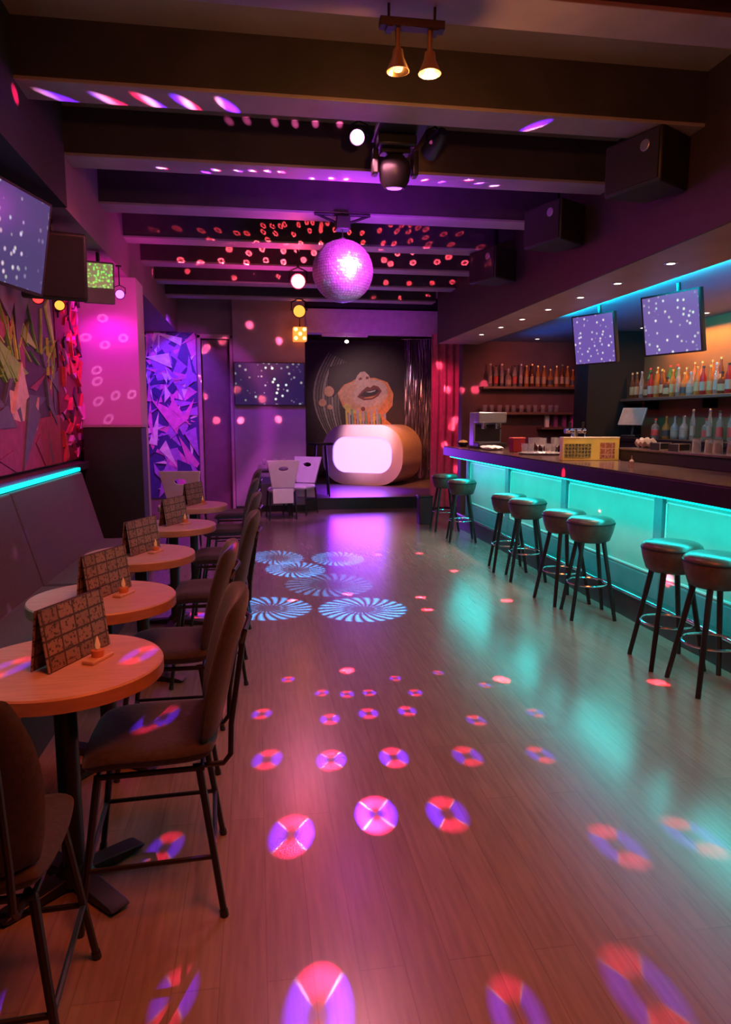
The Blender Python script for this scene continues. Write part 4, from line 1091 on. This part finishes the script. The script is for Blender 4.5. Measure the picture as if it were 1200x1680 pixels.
SP = [(2.60, 9.50), (2.585, 8.62), (2.56, 6.86), (2.585, 6.42), (2.57, 5.56), (2.585, 5.11), (2.575, 4.00), (2.59, 3.58)]
sl = ['farthest from the camera, by the bar end', 'second from the far bar end, beside the red curtain', 'left one of the pair before the second teal panel', 'right one of the pair before the second teal panel',
      'left one of the pair before the third teal panel', 'right one of the pair before the third teal panel', 'left one of the nearest pair', 'nearest the camera, cut by the photo edge']
q0 = make_stool()
for i, (x, y) in enumerate(SP):
    s_ = q0 if i == 0 else copy_tree(q0)
    s_.location = (x, y, 0); s_.rotation_euler.z = random.uniform(-.25, .25); s_['label'] = 'round brown leather bar stool, ' + sl[i]; s_['group'] = 'bar stools along the counter'
ob = thing('waste_bin', 'dark square bin on the floor by the stage and bar end', 'bin', (2.47, 10.15, 0))
mb = MB(); mb.prism([(-.10, -.10), (.10, -.10), (.10, .10), (-.10, .10)], 0, .40); mb.build('body', mat('bin_plastic', (.05, .035, .045), .45), ob, bevel=.012)
bx(-.108, .108, -.108, .108, .401, .425).build('rim', M['lamp_black'], ob, bevel=.006)

# ---- things on the counter
ZT = 1.1725
em = thing('coffee_machine', 'grey steel coffee machine at the far end of the bar', 'coffee machine', (3.02, 8.95, ZT))
bx(-.19, .19, .0, .20, .02, .47).build('body', M['steel'], em, bevel=.012)
bx(-.19, .19, -.20, -.001, .33, .47).build('head', M['steel'], em, bevel=.012)
bx(-.19, .19, -.20, -.001, .02, .075).build('drip_tray', M['lamp_black'], em, bevel=.006)
for x in (-.09, .09):
    g = MB().lathe([(.0, .255), (.034, .255), (.034, .329), (0, .329)], 16, c=(x, -.11, 0)).build('group_head', M['chrome'], em)
    MB().tube([(x, -.145, .275), (x, -.235, .262)], .012).build('portafilter', M['black'], g)
bx(-.17, .17, -.005, .0, .09, .31).build('back_panel', M['lamp_black'], em)
for x in (-.16, .16): bx(x - .02, x + .02, -.18, .18, 0, .02).build('foot', M['black'], em)
bo = thing('snack_bowl', 'small dark bowl of tan snacks on the far bar end', 'bowl', (2.86, 9.52, ZT))
MB().lathe([(0, 0), (.04, 0), (.085, .05), (.088, .06), (.083, .06), (.04, .008), (0, .008)], 24).build('bowl', M['black_wood'], bo)
MB().lathe([(0, .012), (.045, .02), (.075, .05), (.05, .085), (0, .095)], 20).build('snacks', mat('tan_snack', (.62, .38, .14), .6, var=.4, scale=60, bump=.6), bo)
cl = MB(); cl.pad(lambda u, v, w_: (u * .11, v * .19, .022 + w_ + .008 * math.sin(9 * u + 4 * v)), t=.04, blend=.2)
tag(cl.build('bar_cloth', mat('white_cloth', (.82, .78, .76), .8), loc=(2.90, 8.42, ZT + .008), sub=1), 'crumpled white bar cloth on the counter before the coffee machine', 'cloth')
jr = thing('storage_jar', 'square glass jar of dark red straws beside the glasses', 'jar', (3.00, 7.82, ZT))
bx(-.075, .075, -.06, .06, 0, .15).build('body', G['red'], jr, bevel=.01); bx(-.078, .078, -.063, .063, .151, .17).build('lid', labs['red'], jr, bevel=.005)
tr = thing('serving_tray', 'oval steel tray under a cluster of clean glasses on the bar', 'tray', (3.08, 7.28, ZT))
MB().lathe([(0, 0), (.24, 0), (.26, .018), (.255, .018), (.238, .005), (0, .005)], 40).build('plate', M['steel'], tr)
k = 0
for (dx, dy, st_) in ((-.15, -.05, 0), (-.06, -.15, 1), (.06, -.14, 0), (.15, -.05, 1), (-.10, .06, 1), (0, -.03, 1), (.09, .06, 0), (.0, .12, 1), (-.02, -.22, 0), (-.17, .08, 0), (.17, .08, 1)):
    put_glass((3.08 + dx, 7.28 + dy, ZT + .0055), ('stemmed' if st_ else 'straight') + ' clear glass in the tray cluster, ' + ORD[k] + ' from the tray front left', 'glasses on the steel tray', stem=bool(st_)); k += 1
# yellow framed drinks box
yb = thing('menu_box', 'yellow framed drinks display box on the bar', 'display box', (3.06, 6.14, ZT), R(-4))
yel = mat('yellow_board', (.80, .66, .12), .45)
bx(-.27, .27, -.04, .04, 0, .205).build('box', yel, yb, bevel=.004)
bx(-.255, .0, -.0435, -.0405, .025, .155).build('price_panel', print_mat('dark_price_print', (.03, .03, .02), (.06, .06, .03), (.55, .50, .12), 16, .5, .5), yb, smooth=False)
bx(.085, .225, -.0435, -.0405, .02, .165).build('picture_panel', print_mat('drink_picture_print', (.30, .08, .03), (.40, .14, .06), (.62, .40, .22), 9, .6, .5), yb, smooth=False)
bx(-.272, .272, -.042, .042, .205, .215).build('rim', mat('cream_rim', (.80, .72, .50), .5), yb)
sb = thing('sauce_bottle', 'tiny white dispenser bottle beside the yellow drinks box', 'bottle', (2.92, 5.14, ZT))
MB().lathe([(0, 0), (.018, 0), (.019, .05), (.008, .065), (0, .065)], 16).build('body', labs['white'], sb); MB().lathe([(0, .0655), (.006, .0655), (.003, .095), (0, .095)], 12).build('nozzle', labs['white'], sb)
# bar caddy, napkin stacks and upturned glasses on the working ledge
ZL = 1.1725 + .12
for k, (yy, lb) in enumerate(((5.55, 'white edged coaster box on the black ledge, nearer the drinks box'), (5.28, 'white edged coaster box on the black ledge, beside the upturned glasses'))):
    cb = thing('coaster_box', lb, 'box', (3.41, yy, ZL), R(20), group='coaster boxes on the ledge')
    bx(-.07, .07, -.05, .05, 0, .06).build('box', M['black'], cb, bevel=.004); fr = MB()
    for q in ((-.072, .072, -.054, -.050, 0, .006), (-.072, .072, -.054, -.050, .056, .062), (-.072, -.066, -.054, -.050, .006, .056), (.066, .072, -.054, -.050, .006, .056)): fr.box(*q)
    fr.build('rim', labs['white'], cb)
for k in range(6):
    put_glass((3.41 + .02 * (k % 2), 5.05 - .13 * k, ZL + .0005), 'upturned ' + 'clear glass, ' + ORD[k] + ' along the black ledge from the coaster boxes', 'upturned glasses on the ledge', flip=True)
pk = MB().pad(lambda u, v, w_: (u * .07, v * .07, .04 + w_ + .03 * math.sin(7 * u) * math.cos(6 * v) * .5), t=.07, blend=.1)
tag(pk.build('napkin_heap', labs['white'], loc=(3.42, 5.80, ZL + .012)), 'crumpled white napkin lying on the black ledge by the drinks box', 'napkin')

# till screen, tap tower on the back counter
ps = thing('till', 'tilted till screen on a stand on the back counter', 'till', (4.80, 8.50, 1.3205), R(-60))
bx(-.10, .10, -.08, .08, 0, .03).build('base', M['black'], ps, bevel=.008)
MB().tube([(0, .03, .03), (0, .05, .18)], .02).build('stand', M['black'], ps)
mb = MB(); mb.T = Matrix.Translation((0, .02, .26)) @ Matrix.Rotation(R(-28), 4, 'X'); mb.box(-.17, .17, -.012, .012, -.12, .13)
h_ = mb.build('screen_housing', mat('till_plastic', (.45, .36, .30), .4), ps, bevel=.006)
mb = MB(); mb.T = Matrix.Translation((0, .02, .26)) @ Matrix.Rotation(R(-28), 4, 'X'); mb.box(-.155, .155, -.0135, -.0125, -.105, .115); mb.build('screen', mat('till_glass', (.35, .28, .24), .2), h_)
tw = thing('beer_tap', 'chrome beer tap tower beside the till', 'tap', (4.05, 7.95, 1.1725))
tw.location = (3.20, 6.75, 1.1725)
MB().lathe([(0, 0), (.06, 0), (.055, .02), (.03, .03), (.03, .28), (0, .285)], 20).build('column', M['chrome'], tw)
MB().tube([(-.11, 0, .26), (.11, 0, .26)], .026, 12).build('head', M['chrome'], tw)
for x in (-.07, .07):
    sp_ = MB().tube([(x, -.02, .255), (x, -.07, .25), (x, -.075, .20)], .010).build('spout', M['chrome'], tw)
    MB().tube([(x, -.03, .275), (x, -.035, .35)], .011, r2=.016).build('tap_handle', M['black'], sp_)
# glasses on the side table
for k, (dx, dy) in enumerate(((-.16, -.03), (.02, -.08), (.15, .02))):
    put_glass((.28 + dx, 11.55 + dy, .7405), ['stemmed glass at the left of the small black table', 'stemmed glass in the middle of the small black table', 'stemmed glass at the right of the small black table'][k], 'glasses on the small black table', stem=True)


# ================================================================ CEILING LIGHTS
def spot_fitting(name, label, loc, aim, r, l, lens, z_up, cat='spotlight', group=None, yoke=True):
    """a can on a U-bracket: body points at aim, stem goes up z_up to what it hangs from"""
    t = thing(name, label, cat, loc, group=group)
    A = aimM(Vector(aim) - Vector(loc))
    mb = MB(); mb.T = A
    mb.lathe([(0, l * .55), (r * .55, l * .55), (r * .8, l * .35), (r * .95, -l * .2), (r, -l * .45), (r * .9, -l * .45), (r * .86, -l * .35), (0, -l * .35)], 24); mb.build('can', M['lamp_black'], t)
    mb = MB(); mb.T = A; mb.lathe([(0, -l * .37), (r * .84, -l * .37), (r * .80, -l * .43), (0, -l * .45)], 24); mb.build('lens', lens, t)
    mb = MB(); q = r * 1.12
    ax = (A.to_3x3() @ Vector((1, 0, 0))); ax.z = 0; ax.normalize()
    mb.tube([ax * q, ax * q + Vector((0, 0, r * 1.2)), Vector((0, 0, r * 1.7)), -ax * q + Vector((0, 0, r * 1.2)), -ax * q], r * .10)
    mb.tube([(0, 0, r * 1.65), (0, 0, z_up)], r * .14); mb.lathe([(0, z_up - .012), (r * .6, z_up - .012), (r * .6, z_up), (0, z_up)], 16)
    mb.build('bracket', M['black_metal'], t)
    return t


ZB = 3.29
# two amber lamps on a track under the nearest beam in view
trk = thing('lamp_track', 'short dark track with a lit end under the nearest ceiling beam', 'track', (0.69, 3.16, ZB - .06))
for x in (-.1, .1): MB().tube([(x, 0, 0), (x, 0, .06)], .006).build('rod', M['black_metal'], trk)
bx(-.14, .14, -.025, .025, -.035, 0).build('rail', M['black'], trk, bevel=.003)
for x in (-.1, .1): bx(x - .012, x + .012, -.03, .03, -.045, -.0355).build('clip', M['black_metal'], trk)
def pendant(loc, label, lens, energy):
    t = thing('track_lamp', label, 'spotlight', loc, group='amber lamps on the ceiling track')
    zt = ZB - .06 - .0355 - loc[2]
    MB().tube([(0, 0, .05), (0, 0, zt)], .012).build('stem', mat('brass_stem', (.55, .38, .18), .3, metal=.9), t)
    MB().lathe([(.012, .055), (.022, .05), (.026, .02), (.050, -.035), (.047, -.036), (.022, .018), (.010, .048)], 24).build('shade', mat('brass_shade', (.62, .42, .22), .3, metal=.9), t)
    MB().lathe([(0, .015), (.018, .01), (.024, -.012), (.018, -.032), (0, -.038)], 16).build('bulb', lens, t)
    if energy: light('amber_lamp_light', 'POINT', (loc[0], loc[1], loc[2] - .06), energy, (1.0, .40, .10), size=.03)
pendant((0.63, 3.16, 3.06), 'dim brass lamp on the ceiling track, left of the bright one', M['bulb_dim'], 0)
pendant((0.77, 3.16, 3.06), 'bright amber lamp burning on the ceiling track', M['bulb_warm'], 26)
# black plate between beams carrying the moving head
pl = thing('rigging_plate', 'dark rigging board hanging above the moving head light', 'board', (0.96, 4.75, 3.42))
bx(-.155, .165, -.20, .20, -.02, .02).build('board', M['black'], pl, bevel=.004)
for x in (-.12, .12): MB().tube([(x, 0, .02), (x, 0, .18)], .012).build('rod', M['black_metal'], pl)
mh = thing('moving_head_light', 'large black moving head light hanging under the rigging board', 'stage light', (0.95, 4.85, 3.40))
bx(-.13, .13, -.10, .10, -.075, 0).build('base', M['lamp_black'], mh, bevel=.015)
yk = MB(); yk.box(-.10, .10, -.05, .05, -.105, -.0755)
for s_ in (-1, 1): yk.box(s_ * .135 - .02, s_ * .135 + .02, -.045, .045, -.24, -.08)
yk.build('yoke', M['lamp_black'], mh, bevel=.01)
hd = MB(); hd.T = Matrix.Translation((0, 0, -.20)) @ Matrix.Rotation(R(8), 4, 'X')
hd.lathe([(0, .085), (.06, .085), (.095, .05), (.108, 0), (.098, -.07), (.070, -.115), (.064, -.115), (.060, -.105), (0, -.105)], 28)
hd_ = hd.build('head', M['lamp_black'], mh)
mb = MB(); mb.T = Matrix.Translation((0, 0, -.20)) @ Matrix.Rotation(R(8), 4, 'X'); mb.lathe([(0, -.106), (.058, -.106), (.045, -.118), (0, -.122)], 20); mb.build('lens', M['bulb_violet'], hd_)
spot_fitting('ball_spotlight', 'small black pin spot right of the moving head, aimed at the mirror ball', (1.25, 4.95, 3.42), (0.85, 6.2, 2.85), .062, .20, M['bulb_orange_small'], .18)
spot_fitting('ball_spotlight', 'small pin spot with a pink lens left of the moving head', (0.72, 4.95, 3.44), (0.30, 3.4, 2.6), .055, .18, M['bulb_pink'], .16)
# mirror ball and motor
mo = thing('ball_motor', 'black motor with bracket arms holding the mirror ball under a beam', 'motor', (0.77, 6.25, 3.14))
bx(-.06, .06, -.06, .06, .02, .13).build('housing', M['lamp_black'], mo, bevel=.008)
am = MB(); am.tube([(-.24, 0, .15), (.24, 0, .15)], .015); am.tube([(-.24, 0, .15), (-.24, 0, .155), (-.05, 0, .08)], .012); am.tube([(.24, 0, .15), (.05, 0, .08)], .012); am.tube([(0, 0, .13), (0, 0, .16)], .02)
am.build('bracket', M['black_metal'], mo)
MB().tube([(0, 0, .02), (0, 0, -.037)], .006).build('shaft', M['chrome'], mo)
mb_ = thing('mirror_ball', 'large mirror ball glowing magenta over the dance floor', 'mirror ball', (0.77, 6.25, 2.82))
rb = 0.262; n_lat = 34; tl = MB()
for i in range(n_lat):
    t0_, t1_ = PI * i / n_lat, PI * (i + 1) / n_lat; tm = (t0_ + t1_) / 2
    nn = max(4, int(2 * n_lat * math.sin(tm)))
    for k in range(nn):
        p0, p1 = 2 * PI * (k + .04) / nn, 2 * PI * (k + .96) / nn; a0, a1 = t0_ + .004, t1_ - .004
        P = lambda r_, t, p: (r_ * math.sin(t) * math.cos(p), r_ * math.sin(t) * math.sin(p), r_ * math.cos(t))
        q = [P(rb, a0, p0), P(rb, a1, p0), P(rb, a1, p1), P(rb, a0, p1)]
        j = [random.uniform(-.0016, .0016) for _ in range(4)]
        tl.add([tuple(c * (1 + j[m] / rb) for c in q[m]) for m in range(4)], [(0, 1, 2, 3)])
MB().lathe([((rb - .004) * math.sin(PI * i / 32), (rb - .004) * math.cos(PI * i / 32)) for i in range(33)], 64).build('core', mat('ball_core', (.10, .08, .10), .4), mb_)
tl.build('mirror_tiles', mat('mirror_tile', (.90, .78, .90), .42, metal=1.0, var=.05), mb_, smooth=False)
MB().lathe([(0, rb - .002), (.03, rb - .003), (.028, rb + .012), (.008, rb + .02), (0, rb + .02)], 20).build('cap', M['chrome'], mb_)
# coloured lamps further back
rl = spot_fitting('par_lamp', 'round lamp glowing bright red beside the mirror ball', (0.49, 8.0, 3.06), (0.2, 2.0, 1.6), .085, .2, M['bulb_red'], .54)
light('red_par_light', 'POINT', (0.46, 7.84, 3.04), 12, (1.0, .05, .12), size=.05)
spot_fitting('par_lamp', 'orange glowing lamp under the far beams, above the cube of orange lights', (0.66, 10.6, 3.13), (0.4, 4.0, 1.5), .10, .2, M['bulb_orange_small'], .16)
cu = thing('led_cube', 'small glowing orange cube light with five bright points by the stage lintel', 'stage light', (0.74, 11.80, 2.93))
bx(-.11, .11, -.10, .10, -.11, .11).build('housing', M['led_orange'], cu, bevel=.01)
for x, z in ((-.07, -.07), (.07, -.07), (-.07, .07), (.07, .07), (0, 0)): MB().lathe([(0, -.012), (.028, -.006), (.03, 0), (0, 0)], 14, c=(x, -.1005, z), frame=Matrix.Rotation(-PI / 2, 4, 'X')).build('lens', M['led_yellow'], cu)
MB().tube([(0, 0, .11), (0, 0, .37), (0, .13, .37)], .012).build('arm', M['black_metal'], cu)
light('orange_cube_light', 'POINT', (0.72, 11.55, 2.95), 3, (1.0, .2, .04), size=.05)
sl_ = thing('stage_lamp', 'tiny white lamp on a pale bar under the stage lintel', 'stage light', (1.55, 12.10, 2.99))
bx(-.42, .36, -.04, .04, -.05, 0).build('bar', mat('lamp_bar', (.55, .42, .46), .4), sl_, bevel=.004)
MB().tube([(0, -.02, -.05), (0, -.03, -.11)], .012).build('stem', M['black_metal'], sl_); MB().lathe([(0, -.16), (.03, -.15), (.034, -.125), (.02, -.11), (0, -.11)], 16, c=(0, -.03, 0)).build('bulb', M['bulb_white'], sl_)
# small ceiling washers over the left bench
for (loc, lens, lb) in (((-1.45, 6.85, 2.70), M['bulb_pink'], 'small pink lit wall washer above the pilaster, left of its dark twin'), ((-1.22, 6.95, 2.70), M['bulb_violet'], 'small violet wall washer above the pilaster, right of the pink one'),
                        ((-1.60, 5.75, 2.46), M['lens_red'], 'small red wall washer under the left screen corner'), ((-1.60, 6.35, 2.50), M['bulb_orange_small'], 'small orange wall washer between the red and pink ones')):
    spot_fitting('wall_washer', lb, loc, (loc[0] + .3, loc[1] - 1.4, loc[2] - .45), .045, .10, lens, 2.95 - loc[2], cat='spotlight', group='wall washers over the bench')
# left loudspeaker, and grey box whose projected green dots are a painted-in glow
ls = thing('loudspeaker', 'large black loudspeaker hanging beside the left screen', 'loudspeaker', (-1.42, 5.50, 2.64)); ls.rotation_euler = (R(10), R(0), R(18))
MB().prism([(-.22, -.17), (.22, -.17), (.17, .17), (-.17, .17)], -.23, .23).build('cabinet', M['black'], ls, bevel=.02, segs=3)
bx(-.195, .195, -.180, -.171, -.205, .205).build('grille', mat('speaker_grille', (.012, .010, .012), .8, bump=.5, scale=200), ls, bevel=.005)
MB().tube([(0, .02, .23), (0, .02, .36)], .02).build('hanger', M['black_metal'], ls)
ef = thing('green_dotted_box', 'grey box with green light dots painted on as glow, behind the loudspeaker', 'stage light', (-1.30, 6.45, 2.72)); ef.rotation_euler = (R(8), 0, R(16))
bx(-.12, .12, -.10, .10, -.19, .15).build('housing', mat('dotted_box_paint', (.16, .13, .18), .45), ef, bevel=.01)
gm, t_, N_, L_, b_ = nt_mat('green_dot_glow')
tc = N_.new('ShaderNodeTexCoord'); vo = N_.new('ShaderNodeTexVoronoi'); vo.inputs['Scale'].default_value = 45; L_.new(tc.outputs['Object'], vo.inputs['Vector'])
mr = N_.new('ShaderNodeMapRange'); mr.inputs[1].default_value = .5; mr.inputs[2].default_value = .1; L_.new(vo.outputs['Distance'], mr.inputs[0])
cr = N_.new('ShaderNodeValToRGB'); cr.color_ramp.elements[0].color = (.02, .05, .01, 1); cr.color_ramp.elements[1].color = (.03, 1, .06, 1); x = cr.color_ramp.elements.new(.5); x.color = (.05, .28, .02, 1)
L_.new(mr.outputs[0], cr.inputs[0]); L_.new(cr.outputs[0], b_.inputs['Emission Color']); b_.inputs['Emission Strength'].default_value = 2.4
bx(-.105, .105, -.106, -.101, -.06, .135).build('dot_glow_face', gm, ef)
MB().tube([(0, 0, .15), (0, 0, .228)], .016).build('hanger', M['black_metal'], ef)
# black boxes standing in for dark shapes along the right soffit
for k, (y, lb) in enumerate(((4.35, 'black box standing for a dark shape on the right soffit, nearest the camera'), (5.75, 'black box standing for a dark shape on the right soffit, middle of three'), (7.3, 'black box standing for a dark shape on the right soffit, farthest of three'))):
    s_ = thing('loudspeaker', lb, 'loudspeaker', (2.50, y, 3.13), R(-70), group='black boxes along the right soffit')
    MB().prism([(-.22, -.17), (.22, -.17), (.16, .16), (-.16, .16)], -.16, .16).build('cabinet', M['black'], s_, bevel=.015)
    bx(-.20, .20, -.178, -.171, -.14, .14).build('grille', mat('soffit_box_front', (.012, .010, .012), .8), s_, bevel=.004)
    MB().lathe([(0, -.004), (.03, -.004), (.035, 0), (0, 0)], 18, c=(0.10, -.1785, .07), frame=Matrix.Rotation(-PI / 2, 4, 'X')).build('front_disc', M['steel'], s_)
    MB().tube([(0, 0, .16), (0, 0, .47)], .016).build('hanger', M['black_metal'], s_)
# downlights
DLm = glow('downlight_lens', (1.0, .80, .58), 7)
dls = [(2.99, y, 2.67) for y in (4.05, 4.86, 5.62, 6.30, 7.03, 7.75, 8.45, 9.2)] + [(4.95, y, 2.72) for y in (5.6, 7.30, 8.60)] + [(4.1, 10.0, 2.72)]
for k, p in enumerate(dls):
    lb = ('recessed downlight in the bar soffit, ' + ORD[k] + ' from the camera') if k < 8 else ['recessed downlight over the bottle shelf, nearest the camera', 'recessed downlight over the bottle shelf, middle one', 'recessed downlight over the bottle shelf, by the black column', 'recessed downlight before the far bar wall'][k - 8]
    t = thing('downlight', lb, 'downlight', p, group='recessed downlights over the bar')
    MB().lathe([(.030, -.001), (.030, -.006), (.044, -.006), (.047, -.001)], 20).build('ring', M['steel'], t)
    MB().lathe([(0, -.0045), (.029, -.0035), (.029, -.001), (0, -.001)], 20).build('lens', DLm, t)
    if k in (1, 3, 5, 8, 9, 10): light('downlight_light', 'SPOT', (p[0], p[1], p[2] - .03), 9, (1.0, .62, .35), aim=(p[0], p[1], 0), size=.03, angle=66, blend=.8)
